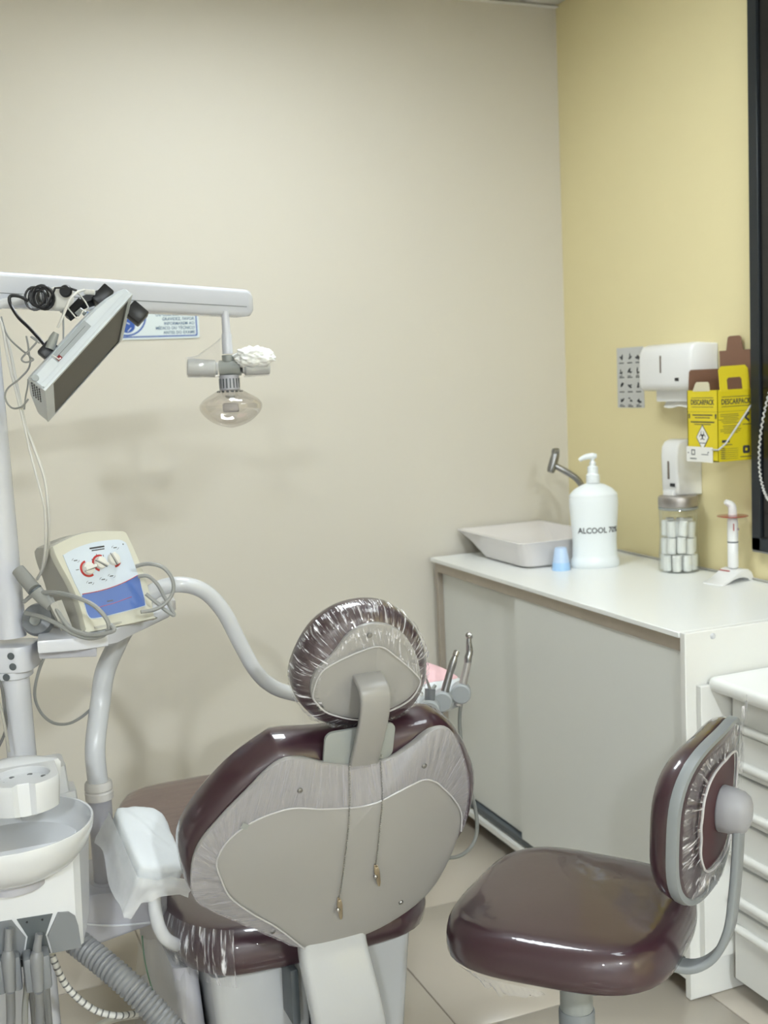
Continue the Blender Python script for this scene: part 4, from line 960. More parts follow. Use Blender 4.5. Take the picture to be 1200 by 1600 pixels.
# ------------------------------------------------------------------ dental unit on its pole
def unit():
    PX, PY = V((0.1161, 2.12, 0.8678)), V((0.1186, 2.135, 0.9968))
    p0, p1, p2 = V((0.0918, 1.6767, 1.0)), 0, 0
    t = thing('dental_unit', 'white dental unit column with cuspidor bowl, shelf and suction holders at the left edge', 'dental unit', (PX.x, PX.y, 0))
    d = (V((0.1134, 2.12, 1.301)) - PX).normalized()
    def at(z): return PX + d*((z-PX.z)/d.z)
    obj('column_pole', B().tube([at(.02), at(.6), at(1.062)], .0258, 28), M['unit'], t)
    obj('upper_pole', B().tube([at(1.075), at(1.3), at(1.63)], [.0275, .0272, .0265], 28), M['unit'], t)
    obj('base_foot', B().lathe([(.17, 0), (.17, .02), (.15, .035), (.04, .05), (.03, .08)], (at(.0).x, at(0).y, 0), 32), M['unitdull'], t)
    # split clamp with recessed bolts
    k = at(1.05); fx = V((.90, -.43, 0)).normalized()
    fc = frame((k.x, k.y, 0), fx, V((-fx.y, fx.x, 0)))
    zt, zb, zc = V((0.1228, 2.1199, 1.0636)).z, V((0.1186, 2.1156, 1.0155)).z, V((0.1174, 2.1144, 1.0017)).z
    cl = obj('clamp', B().prism(rrect(.098, .082, .024, 5, -.006, 0), zb, zt, fc, .005), M['unit'], t)
    obj('clamp_collar', B().prism(rrect(.080, .070, .030, 5, -.008, 0), zc, zb, fc, .002), M['unit'], t)
    h = zt-zb
    for x, y, z in ((.014, -.0412, zb+.68*h), (.016, -.0412, zb+.28*h), (.000, -.0352, (zb+zc)/2)):
        obj('bolt_hole', B().lathe([(.0001, -.0005), (.0058, 0), (.0066, .0012)], n=18, m=fc @ Matrix.Translation((x, y, z)) @ Matrix.Rotation(PI/2, 4, 'X')), M['greydark'], cl)
    # shelf plate with a deeper near rim
    zs = zt - .004
    out = [(x, y) for x, y, z in ((0.1507, 2.0051, 1.085), (0.2155, 1.991, 1.085), (0.2687, 1.9968, 1.085), (0.288, 2.0204, 1.085), (0.4118, 2.1813, 1.085), (0.4406, 2.2468, 1.085), (0.451, 2.3755, 1.085), (0.2707, 2.4362, 1.085), (0.1666, 2.1537, 1.085))]
    sf = obj('shelf', B().prism(out, 1.061, 1.085, None, .004), M['unit'], t)
    b = B(); rim = [V((x, y, 0)) for x, y in out[:5]]
    obj('shelf_bracket', B().prism([(x, y) for x, y, z in ((0.1545, 2.0402, 1.065), (0.2481, 2.0016, 1.065), (0.2619, 2.1, 1.065), (0.1687, 2.1944, 1.065))], 1.044, 1.061, None, .003), M['unitdull'], t)
    # cuspidor
    c = V((0.0751, 1.8804, 0.8143))
    obj('cuspidor_bowl', B().lathe([(.040, -.078), (.075, -.076), (.100, -.062), (.120, -.040), (.130, -.016), (.1325, -.001), (.1315, .0015), (.1285, .0005), (.124, -.014), (.112, -.034), (.092, -.050), (.06, -.060), (.02, -.064)], c, 56), M['plastic'], t)
    # body under the bowl
    def bx(x0, x1f, x1b, yf, yb): return [V((x0, yf, 0)), V((x1f-.012, yf, 0)), V((x1f, yf+.012, 0)), V((x1b, yb-.02, 0)), V((x1b-.02, yb, 0)), V((x0, yb, 0))]
    yf = 1.86
    f1, f2 = V((0.18, 1.86, 0.7737)), V((0.1747, 1.86, 0.5932))
    lo, hi = bx(-.22, f2.x, f2.x+.024, yf, 2.0), bx(-.22, f1.x, f1.x+.030, yf, 2.0)
    mid = bx(-.22, f1.x-.008, f1.x+.024, yf+.008, 1.995)
    obj('body', B().loft([[p+V((0, 0, f2.z)) for p in lo], [p+V((0, 0, f1.z-.006)) for p in hi], [p+V((0, 0, f1.z+.003)) for p in mid]]), M['plastic'], t, 30)
    obj('bowl_seat', B().lathe([(.050, -.10), (.050, -.07)], c, 32), M['unitdull'], t)
    def ply(L): return [(p[0], p[2]) for p in L]
    ff = frame((0, yf, 0), (1, 0, 0), (0, 0, 1))
    obj('front_panel', B().prism(ply([(0.0083, 1.86, 0.6675), (0.0647, 1.86, 0.6642), (0.0838, 1.86, 0.6303), (0.0761, 1.86, 0.5959), (0.0027, 1.86, 0.5998)]), .0, .003, ff), M['greyplastic'], t)
    obj('front_panel', B().prism(ply([(0.0725, 1.86, 0.6635), (0.1285, 1.86, 0.6606), (0.1148, 1.86, 0.6274), (0.1204, 1.86, 0.5951), (0.0791, 1.86, 0.5963), (0.0869, 1.86, 0.6307)]), .0, .002, ff), M['greydark'], t)
    obj('front_panel', B().prism(ply([(0.1366, 1.86, 0.6609), (0.1538, 1.86, 0.6582), (0.1634, 1.86, 0.6493), (0.1672, 1.86, 0.6318), (0.1695, 1.86, 0.5933), (0.1234, 1.86, 0.5944), (0.1177, 1.86, 0.6256)]), .0, .003, ff), M['greyplastic'], t)
    for q in ((0.0876, 1.857, 0.6559), (0.1116, 1.857, 0.6548)):
        obj('button', B().lathe([(.0001, .0006), (.0016, .0006), (.0018, 0)], n=12, m=frame(V(q), (1, 0, 0), (0, 0, 1))), M['black'], t)
    # tumbler holder: a round-fronted block with a round recess and drain holes
    hc = V((0.1017, 1.8802, 0.8988)); N = 48
    def dsh(s, z, cut=False):
        q = []
        for i in range(N):
            a = 2*PI*i/N; x, y = .068*math.cos(a), .074*math.sin(a)
            y = min(y, .036); x = max(min(x, .058), -.066)
            if cut and abs(x) < .017 and y < 0: y = max(y, -.061)
            q.append(V((hc.x-.004+x*s, hc.y+y*s, hc.z+z)))
        return q
    def cir(r, z, dx=0): return [V((hc.x+dx+r*math.cos(2*PI*i/N), hc.y-.012+.9*r*math.sin(2*PI*i/N), hc.z+z)) for i in range(N)]
    b = B().loft([dsh(.86, -.052), dsh(.95, -.050), dsh(1, -.012, True), dsh(1, -.002, True), dsh(.985, 0, True), cir(.0425, 0), cir(.0415, -.001), cir(.0405, -.011), cir(.026, -.0112), cir(.0255, -.0095), cir(.004, -.0095)])
    ho = obj('tumbler_holder', b, M['plastic'], t, 30)
    h = B()
    for i in range(7):
        a = 2*PI*i/7 + .3; h.lathe([(.0001, 0), (.0042, 0), (.0044, -.0006)], (hc.x+.033*math.cos(a), hc.y-.012+.0297*math.sin(a), hc.z-.0105), 12)
    obj('drain_hole', h, M['inkgrey'], ho)
    obj('holder_cover', B().pillow(smooth2([(hc.x+.056, hc.y+.036), (hc.x-.07, hc.y+.036), (hc.x-.066, hc.y+.06), (hc.x-.03, hc.y+.085), (hc.x+.02, hc.y+.082), (hc.x+.05, hc.y+.06)], 4), [(hc.z-.05, .004), (hc.z-.006, 0), (hc.z, .004)], dome=.008), M['plastic'], ho)
    for q in ((0.0676, 1.8666, 0.8538), (0.1055, 1.8306, 0.861)):
        obj('water_spout', B().tube([V(q)+V((0, .01, .02)), V(q)+V((0, 0, -.004))], .006, 10), M['greylight'], ho)
    # stepped cover behind the bowl
    qa, qb = V((0.1746, 1.9983, 0.862)), V((0.1924, 1.9854, 0.8155))
    obj('rear_cover', B().loft([[V((x, y, .66)) for x, y in rrect(.11, .10, .01, 2, qa.x-.035, qa.y+.03)], [V((x, y, qa.z)) for x, y in rrect(.075, .08, .01, 2, qa.x-.032, qa.y+.03)]]).loft([[V((x, y, .66)) for x, y in rrect(.06, .08, .01, 2, qb.x-.02, qb.y+.03)], [V((x, y, qb.z)) for x, y in rrect(.045, .06, .01, 2, qb.x-.02, qb.y+.03)]]), M['plastic'], t, 30)
    # suction holders
    for q, (x0, x1) in (((0.0513, 1.8452, 0.5841), (-1, 1)), ((0.0954, 1.8276, 0.5849), (-1, 1))):
        q = V(q)
        for s in (-1, 1):
            obj('holder_fork', B().mm((q.x+s*.0125-.0075, q.y-.012, q.z-.030), (q.x+s*.0125+.0085*1, q.y+.028, q.z+.028), .005, 2), M['greyplastic'], t)
    obj('holder_bar', B().mm((-.16, 1.862, V((0.0822, 1.8723, 0.5964)).z-.018), (.10, 1.89, V((0.0822, 1.8723, 0.5964)).z+.012), .004), M['greydark'], t)
unit()
def suction(px_pts, label, down):
    q = [V(p) for p in px_pts]
    t = thing('suction_handpiece', label, 'suction tip', q[2])
    obj('tip', B().tube([q[0], q[0].lerp(q[1], .5), q[1], q[1].lerp(q[2], .35)], [.0062, .0060, .0066, .0075], 14, k=3), M['hose'], t)
    obj('tip_mouth', B().lathe([(.0030, .0006), (.0055, .0004), (.0062, -.001)], n=14, m=Matrix.Translation(q[0])), M['greydark'], t)
    obj('handle', B().tube([q[1].lerp(q[2], .25), q[1].lerp(q[2], .6), q[2], q[2].lerp(q[3], .6), q[3]], [.0080, .0110, .0115, .0095, .0085], 14, k=3), M['hose'], t)
    obj('hose', B().tube([q[3]] + [V(p) for p in down], .0072, 10, k=5), M['hose'], t)
suction(((0.0591, 1.8406, 0.6601), (0.0557, 1.8385, 0.6317), (0.0533, 1.836, 0.6043), (0.0524, 1.831, 0.5604)), 'grey suction handpiece with bent tip in the holder nearest the left edge', ((0.0512, 1.8529, 0.5145), (0.0473, 1.867, 0.4413), (0.0443, 1.893, 0.2905), (0.0878, 2.0015, 0.2575)))
suction(((0.1028, 1.8217, 0.6487), (0.0981, 1.8209, 0.6275), (0.095, 1.8191, 0.6022), (0.094, 1.814, 0.5584)), 'grey suction handpiece with bent tip in the second holder from the left edge', ((0.0944, 1.8353, 0.5123), (0.09, 1.8496, 0.4391), (0.0889, 1.8748, 0.2883), (0.1247, 1.9865, 0.2557)))
for nm, a, b_ in (('left', 40, 36), ('right', 50, 53), ('third', 70, 75)):
    tag(obj('unit_hose', B().tube([(0.0861, 1.8899, 0.5759) if nm == 'left' else ((0.0944, 1.8967, 0.5706) if nm == 'right' else (0.1141, 1.8887, 0.5696)), (0.079, 1.8964, 0.5183) if nm == 'left' else ((0.0893, 1.9024, 0.5126) if nm == 'right' else (0.1101, 1.8939, 0.5115)), (0.0728, 1.9025, 0.46) if nm == 'left' else ((0.0892, 1.906, 0.4537) if nm == 'right' else (0.1101, 1.8975, 0.4527)), (0.0667, 1.9355, 0.2686) if nm == 'left' else ((0.084, 1.9284, 0.2677) if nm == 'right' else (0.1064, 1.9193, 0.2666))], .0052 if nm == 'left' else .0065, 8, k=4), M['cable'] if nm == 'left' else (M['cabledark'] if nm == 'right' else M['hose']), loc=(0.0879, 1.8928, 0.5178)),
        {'left': 'thin pale grey hose hanging between the two suction holders', 'right': 'dark grey hose hanging beside the second suction holder', 'third': 'grey hose hanging at the right of the second suction holder'}[nm], 'hose')
# corrugated hose
def corrugated():
    P = spline([V(p) for p in ((0.1515, 1.9821, 0.5692), (0.1805, 1.9463, 0.5493), (0.2098, 1.9103, 0.5289), (0.2465, 1.87, 0.4968), (0.2842, 1.8385, 0.4525), (0.3234, 1.8155, 0.3934), (0.3577, 1.811, 0.2931))], 12)
    pts = []; rr = []; L = 0; last = P[0]; acc = []
    for p in P: L += (p-last).length; acc.append(L); last = p
    n = int(L/.0018)
    for i in range(n+1):
        s = L*i/n; k = max(j for j in range(len(acc)) if acc[j] <= s+1e-9); k = min(k, len(P)-2)
        f = (s-acc[k])/max(1e-6, acc[k+1]-acc[k]); pts.append(P[k].lerp(P[k+1], f)); rr.append(.0190+.0040*abs(math.sin(PI*s/.0092))**.8)
    tag(obj('corrugated_hose', B().tube(pts, rr, 20), M['hose'], ang=60, loc=pts[0]), 'thick grey corrugated drain hose below the cuspidor', 'hose')
corrugated()
def banded():
    P, rr = spline([V(p) for p in ((0.1226, 1.9291, 0.5735), (0.1302, 1.9224, 0.5438), (0.1422, 1.9237, 0.5056), (0.163, 1.9221, 0.4721), (0.1926, 1.9175, 0.4433), (0.2268, 1.9128, 0.4285), (0.2645, 1.9487, 0.4031), (0.3237, 2.0052, 0.3502))], 10, [1]*8)
    t = thing('banded_hose', 'thin white hose wound with black spiral band below the cuspidor', 'hose', P[0])
    obj('tube', B().tube(P, .0056, 12), M['cablewhite'], t)
    b = B()
    for i in range(3, len(P)-3, 3):
        b.tube([P[i]+V((0, 0, .0)), P[i].lerp(P[i+1], .75)], .0061, 12)
    w = obj('spiral_band', b, M['cabledark'], t); w['kind'] = 'stuff'
banded()
tag(obj('floor_hose', B().tube([(0.1613, 2.0133, 0.3277), (0.2015, 2.0526, 0.3374), (0.2381, 2.0805, 0.3304), (0.2879, 2.1222, 0.3029)], .0065, 10, k=5), M['creamside'], loc=(0.2015, 2.0526, 0.3374)), 'beige hose near the floor below the banded hose', 'hose')
c = V((0.0579, 2.5942, 0.0))
t = thing('waste_bin', 'low white waste bin with dark liner on the floor under the unit', 'bin', c)
obj('bin_body', B().lathe([(.085, 0), (.088, .004), (.115, .285), (.118, .29), (.118, .296), (.112, .296), (.084, .01), (.001, .008)], c, 36), M['plastic'], t)
obj('bin_liner', B().lathe([(.119, .285), (.1215, .292), (.121, .299), (.111, .300), (.108, .285), (.09, .18), (.001, .17)], c, 36), M['binliner'], t)

# ------------------------------------------------------------------ delivery arm and instrument tray
def delivery():
    base = V((0.2554, 2.187, 0.5459))
    t = thing('tray_support', 'white tubular tray support rising left of the chair and curving behind the headrest', 'stand', (base.x, base.y, base.z-.12))
    top = V((0.2755, 2.2211, 0.8868)); top = V((base.x, base.y, top.z))
    z1, z2 = V((0.2672, 2.2041, 0.7225)).z, V((0.2703, 2.2073, 0.7585)).z
    obj('lower_post', B().tube([base+V((0, 0, -.01)), V((base.x, base.y, z1+.01))], .0228, 28), M['unitdull'], t)
    obj('foot_ring', B().lathe([(.023, .0), (.031, .001), (.033, .006), (.031, .012), (.024, .014)], base, 30), M['unitdull'], t)
    zc = (z1+z2)/2
    obj('collar', B().lathe([(.0225, z1), (.0268, z1+.001), (.0272, zc-.003), (.0255, zc-.001), (.0255, zc+.001), (.0272, zc+.003), (.0262, z2-.004), (.0235, z2)], (base.x, base.y, 0), 30), mat('warm_white_collar', (.60, .58, .55), .4), t)
    P = [V((base.x, base.y, z2-.01)), V((base.x-.001, base.y, (z2+top.z)/2)), V((0.276, 2.2233, 0.9055)), V((0.2889, 2.225, 0.961)), V((0.3143, 2.2211, 1.0121)), V((0.3442, 2.2254, 1.0562)), V((0.3764, 2.2284, 1.0967)), V((0.4141, 2.2265, 1.1159)), V((0.4576, 2.2199, 1.1159)), V((0.4984, 2.2227, 1.0953)), V((0.5329, 2.2249, 1.0501)), V((0.5634, 2.2257, 0.9797)), V((0.5907, 2.2293, 0.9228)), V((0.6226, 2.2335, 0.8847)), V((0.6673, 2.2342, 0.8601)), V((0.7841, 2.2263, 0.8237)), V((0.9272, 2.2518, 0.7926))]
    r = [.0195, .0195, .0195, .0195, .0185, .0175, .0165, .016, .016, .016, .016, .0155, .015, .015, .015, .015, .015]
    obj('curved_tube', B().tube(P, r, 24, k=6), M['plastic'], t)
    y = 2.12
    L = [(0.1932, 2.13, 0.56), (0.3069, 2.13, 0.5529), (0.3645, 2.13, 0.5443), (0.3599, 2.13, 0.4772), (0.2153, 2.13, 0.4579), (0.1853, 2.13, 0.4548)]
    fr = frame((0, 2.13, 0), (1, 0, 0), (0, 0, 1))
    obj('mount_block', B().prism([(p[0], p[2]) for p in L], -.18, 0, fr, .006), M['unitdull'], t)
    S = [V((0.1893, 2.129, 0.5092)), V((0.2595, 2.129, 0.4891)), V((0.3447, 2.129, 0.4772))]
    obj('crease_highlight', B().tube(S, .0022, 8, k=4), M['plastic'], t)  # lighter tube draws the highlight along the crease of the block
    # tray
    tr = thing('instrument_tray', 'instrument tray covered with white cloth and a pink sheet behind the headrest', 'tray', (0.989, 2.231, 0.8247))
    a, b_ = V((0.8892, 2.1608, 0.8102)), V((1.0752, 2.2382, 0.8118)); zt = .5*(a.z+b_.z)+.018
    ux = V((b_.x-a.x, b_.y-a.y, 0)); Lh = ux.length; ux.normalize(); uy = V((-ux.y, ux.x, 0)); o = V((a.x, a.y, 0))
    f = frame((a.x, a.y, 0), ux, uy)
    f = f @ Matrix(((1, 0, 0, 0), (0, 1, 0, 0), (0, .20, 1, 0), (0, 0, 0, 1)))     # the tray is tipped up at the back
    out = smooth2([(-.10, 0), (Lh*.5, -.004), (Lh-.014, 0), (Lh, .014), (Lh+.004, .07), (Lh-.015, .14), (Lh-.06, .205), (Lh-.14, .235), (-.06, .235), (-.10, .20), (-.115, .1)], 4)
    obj('tray_body', B().pillow(out, [(zt-.060, .012), (zt-.056, .004), (zt-.045, 0), (zt-.020, .002)], f), M['plastic'], tr)
    bm = B(); rings = []
    for z, ins in ((zt-.050, -.004), (zt-.035, -.005), (zt-.015, -.004), (zt-.002, .004), (zt+.002, .012)):
        cx = sum(p[0] for p in out)/len(out); cy = sum(p[1] for p in out)/len(out); q = []
        for i, (x, y) in enumerate(out):
            R = math.hypot(x-cx, y-cy); g = 1-(ins)/R + .012*noise.noise(V((i*.55, z*40, 0)))
            q.append(f @ V((cx+(x-cx)*g, cy+(y-cy)*g, z + .003*noise.noise(V((i*.8, z*30, 4))))))
        rings.append(q)
    bm.loft(rings); obj('cloth_cover', bm, M['cloth'], tr, 180)
    pk = [(x, y) for x, y in out]; pk = smooth2([(-.09, .022), (.03, .020), (Lh*.55, .030), (Lh-.020, .012), (Lh-.004, .03), (Lh, .08), (Lh-.02, .14), (Lh-.065, .20), (Lh-.14, .228), (-.06, .228), (-.10, .19), (-.112, .1)], 4)
    obj('pink_sheet', B().pillow(pk, [(zt-.002, .0), (zt+.003, .0), (zt+.005, .004)], f, dome=.020), M['pink'], tr)
    # three instruments in round grey holders along the front edge
    labs = ['grey air water syringe in the tray holder nearest the headrest', 'slim grey handpiece in the middle tray holder beside the pink sheet', 'tallest grey handpiece with bent steel head in the outer tray holder']
    for k, (hp, hr, up, tip) in enumerate((((0.9406, 2.1399, 0.8076), .022, (0.9455, 2.1432, 0.8505), (0.934, 2.1529, 0.8916)), ((0.9834, 2.1669, 0.8139), .022, (1.0038, 2.166, 0.8733), (1.0186, 2.1648, 0.9109)), ((1.0426, 2.1974, 0.8147), .022, (1.0626, 2.1974, 0.8795), (1.0701, 2.2015, 0.9365)))):
        hp, up, tip = V(hp), V(up), V(tip)
        n = (-uy*.8 + ux*.1 + V((0, 0, .0))).normalized()
        n = (-ux*.75 - uy*.65).normalized()
        m = frame(hp, V((-n.y, n.x, 0)), (0, 0, 1))
        hd = obj('holder', B().lathe([(.001, .018), (hr-.003, .018), (hr, .015), (hr, -.016), (hr-.003, -.019), (.001, -.019)], m=m, n=30), M['greyplastic'] if k == 0 else M['greylight'], tr)
        hd.data.materials[0] = M['holder'] if 'holder' in M else M['greyplastic']
        obj('holder_arm', B().tube([hp, hp + uy*.035 + V((0, 0, .0))], .008, 10), M['greydark'], hd)
        s = thing('handpiece' if k else 'syringe', labs[k], 'handpiece' if k else 'syringe', hp)
        ax = (up-hp).normalized()
        st = hp + n*.004 - ax*.028
        if k == 0:
            obj('body', B().tube([st, st.lerp(up, .5), up], [.010, .0105, .0115], 16), M['greyplastic'], s)
            obj('nozzle', B().tube([up-ax*.002, up.lerp(tip, .4), tip, tip+(tip-up)*.15], [.0035, .0024, .002, .0016], 10, k=2), M['metaldull'], s)
            obj('button', B().tube([up-ax*.004+ux*.006, up+ux*.016+V((0, 0, .004))], .004, 10), M['greylight'], s)
        else:
            mid = up.lerp(tip, .40) if k == 2 else up.lerp(tip, .6)
            obj('grip', B().tube([st, st.lerp(up, .55), up], [.0085, .0090, .0078], 18), M['metaldull'] if k == 1 else mat('beige_grey_coupling', (.36, .34, .32), .35, metal=.3), s)
            obj('body', B().tube([up, up.lerp(mid, .5), mid + ux*(.004 if k == 2 else 0), mid.lerp(tip, .6), tip], [.0080, .0084, .0080, .0060, .0048], 18, k=3), M['metaldull'], s)
            hx = (-ux*.6 - uy*.2 + V((0, 0, .75))).normalized() if k == 2 else (ux*.45 + V((0, 0, .6))).normalized()
            obj('head', B().tube([tip - hx*.005, tip - hx*.004, tip + hx*.006, tip + hx*.0075], [.004, .0070, .0072, .005], 16), M['metal'], s)
    hz = V((1.0446, 2.204, 0.7868))
    tag(obj('handpiece_hose', B().tube([hz, (1.0384, 2.2013, 0.7449), (1.0389, 2.1924, 0.6746), (1.0485, 2.1798, 0.6039), (1.0555, 2.1682, 0.5333), (1.0477, 2.1658, 0.4887), (1.0175, 2.1539, 0.47), (0.9774, 2.1378, 0.4728), (0.9332, 2.1256, 0.4938), (0.892, 2.1276, 0.551), (0.8985, 2.1625, 0.6792), (0.9359, 2.2031, 0.7779)], .0042, 10, k=6), M['hosegrey'], loc=hz), 'grey handpiece hose looping down beside the white cabinet door', 'hose')
M['hosegrey'] = mat('olive_grey_hose', (.21, .215, .20), .45)
M['holder'] = mat('blue_grey_holder', (.33, .35, .36), .4)
delivery()

# ------------------------------------------------------------------ lamp boom and operating lamp
def lamp():
    a, b_ = V((0.0675, 2.1174, 1.6963)), V((0.6735, 2.4201, 1.6802))
    ux = (b_-a).normalized(); uy = V((0, 0, 1)).cross(ux).normalized(); uz = ux.cross(uy)
    t = thing('operating_lamp', 'long white lamp boom with a clear dome operating lamp hanging at its end', 'lamp', a + V((0, 0, -.03)))
    L = (b_-a).length
    def sec(s, w, h, r, dz=0): return [a + ux*(s*L) + uy*x + uz*(z+dz) for x, z in rrect(w, h, r, 4)]
    obj('boom', B().loft([sec(0, .050, .059, .010), sec(.45, .050, .060, .010), sec(.97, .050, .058, .010), sec(.988, .047, .055, .012), sec(1, .038, .043, .012)]), M['unit'], t, 40)
    b = B()
    for s in (-1, 1):
        b.loft([[a + ux*(q*L) + uy*(s*.0250) + uz*z + uy*dx for dx, z in ((-.0005*s, -.0080), (.0004*s, -.0080), (.0004*s, -.0096), (-.0005*s, -.0096))] for q in (.01, .965)])
    obj('boom_seam', b, M['greyplastic'], t)
    # lower sleeve at the pole end
    obj('boom_sleeve', B().loft([[a + ux*(q*L) + uy*x + uz*(z-.020) for x, z in rrect(.040, .024, .006, 3)] for q in (0, .36)]), M['unit'], t)
    # the column top that carries the boom
    obj('pivot', B().lathe([(.024, -.05), (.026, -.045), (.026, .036), (.022, .040)], a, 24), M['unit'], t)
    c = V((0.6092, 2.3639, 1.5433))
    zt = V((0.6148, 2.3751, 1.6523)).z; zm = V((0.6128, 2.3713, 1.6146)).z; zb = V((0.6105, 2.367, 1.5729)).z
    obj('stem', B().tube([(c.x, c.y, zt+.01), (c.x, c.y, zm+.002), (c.x, c.y, zm-.002), (c.x, c.y, zb)], [.0085, .0088, .0105, .0112], 20), M['unit'], t)
    hd = obj('lamp_head', B().lathe([(.0102, zb-.002), (.0128, zb-.003), (.0125, c.z+.013), (.008, c.z+.012)], (c.x, c.y, 0), 24).tube([V((0.5915, 2.3709, 1.5428)), V((0.6331, 2.3543, 1.5434))], [.0168, .0168], 28), M['greylight'], t)
    hl, hr = V((0.5246, 2.3822, 1.5484)), V((0.6941, 2.3463, 1.5449))
    for q, s in ((hl, V((0.5878, 2.3724, 1.543))), (hr, V((0.6356, 2.3533, 1.5433)))):
        obj('handle', B().tube([s, s.lerp(q, .06), s.lerp(q, .1), s.lerp(q, .9), s.lerp(q, .98), q], [.013, .013, .0178, .0190, .0175, .012], 24), M['cuffgrey'], hd)
    zn0, zn1 = V((0.6104, 2.3616, 1.5284)).z, V((0.6089, 2.3582, 1.4961)).z
    obj('neck', B().lathe([(.0195, zn0), (.0208, zn0-.002), (.0218, zn1+.002), (.019, zn1)], (c.x, c.y, 0), 28), M['unitdull'], hd)
    b = B()
    for i in range(18):
        an = 2*PI*i/18; m = Matrix.Translation((c.x, c.y, (zn0+zn1)/2)) @ Matrix.Rotation(an, 4, 'Z')
        b.box((.0209, 0, -.001), (.0018, .0028, .020), m=m)
    obj('vent_slots', b, M['greydark'], hd)
    zw, ze = V((0.6073, 2.3548, 1.4638)).z, V((0.6034, 2.3507, 1.4181)).z
    k = (zn1-zw)
    prof = [(.016, zn1+.003), (.024, zn1+.001), (.040, zn1-.25*k), (.055, zn1-.52*k), (.0635, zn1-.80*k), (.0660, zw), (.0640, zw-.010), (.055, zw-.022), (.040, zw-.034), (.022, zw-.042), (.006, ze), (.0005, ze-.001)]
    pp = spline([V((r, z, 0)) for r, z in prof], 3)
    obj('dome', B().lathe([(max(.0004, p.x), p.y) for p in pp], (c.x, c.y, 0), 48, cap=False), M['lampglass'], hd, 180)
    obj('bulb_socket', B().lathe([(.001, zn1-.010), (.010, zn1-.010), (.011, zn1-.013), (.006, zn1-.017), (.001, zn1-.017)], (c.x, c.y, 0), 20), M['creamside'], hd)
    b = B().prism(rrect(.034, .020, .005, 3, 0, 0), -.008, .008, frame((c.x, c.y, zw-.004), (.93, -.37, 0), (0, 0, 1)), .003)
    obj('reflector', b, mat('grey_reflector', (.40, .385, .38), .4), hd)
    obj('vent_holes', ring_dots(c, zn1-.002, .026), M['greydark'], hd)
    # crumpled cotton on the right handle, thin film bag on the left
    bm = bmesh.new(); bmesh.ops.create_icosphere(bm, subdivisions=5, radius=1)
    for v in bm.verts:
        d = v.co.normalized(); w = 1 + .30*noise.noise(d*2.3+V((4, 0, 0))) + .20*noise.noise(d*5+V((0, 3, 0))) + .05*noise.noise(d*9)
        v.co = V((d.x*.040*w, d.y*.026*w, d.z*.021*w))
    fr = frame(V((0.6585, 2.3358, 1.5633)), hr-hl, (0, 0, 1))
    bm.transform(fr @ Matrix(((1, 0, 0, 0), (0, 0, 1, 0), (0, -1, 0, 0), (0, 0, 0, 1))))
    tag(obj('cotton_wad', B().bmadd(bm), M['cotton'], ang=180, loc=fr.translation), 'crumpled white cotton wad lying on the right lamp handle', 'cotton')
    b = B(); R = []
    for q in range(10):
        u = q/9; p = hl.lerp(V((0.5972, 2.3696, 1.5506)), u); ring = []
        for i in range(28):
            an = 2*PI*i/28; r = .0205 + .006*u + .0022*noise.noise(V((i*.6, u*3, 1)))
            tall = 1 + 1.2*max(0, math.sin(an))*max(0, u-.3)/.7
            ring.append(p + V((0, 0, 1))*(r*math.sin(an)*tall) + V((-.37, -.93, 0))*(-r*math.cos(an)))
        R.append(ring)
    b.loft(R, False, False); obj('handle_film', b, M['filmbag'], hd, 180)
    b = B(); R = []
    for q in range(7):
        u = q/6; p = V((0.6381, 2.3523, 1.5432)).lerp(hr, u*.98); ring = []
        for i in range(28):
            an = 2*PI*i/28; r = .0208 + .0028*noise.noise(V((i*.6, u*3, 7)))
            ring.append(p + V((0, 0, 1))*(r*math.sin(an)) + V((-.37, -.93, 0))*(-r*math.cos(an)))
        R.append(ring)
    b.loft(R, False, False); obj('handle_film', b, M['filmbag'], hd, 180)
def ring_dots(c, z, r):
    b = B()
    for i in range(16):
        an = 2*PI*i/16; b.sph((c.x+r*math.cos(an), c.y+r*math.sin(an), z), .0022, 6)
    return b
M['cuffgrey'] = mat('pale_grey_handle', (.50, .51, .51), .4)
lamp()
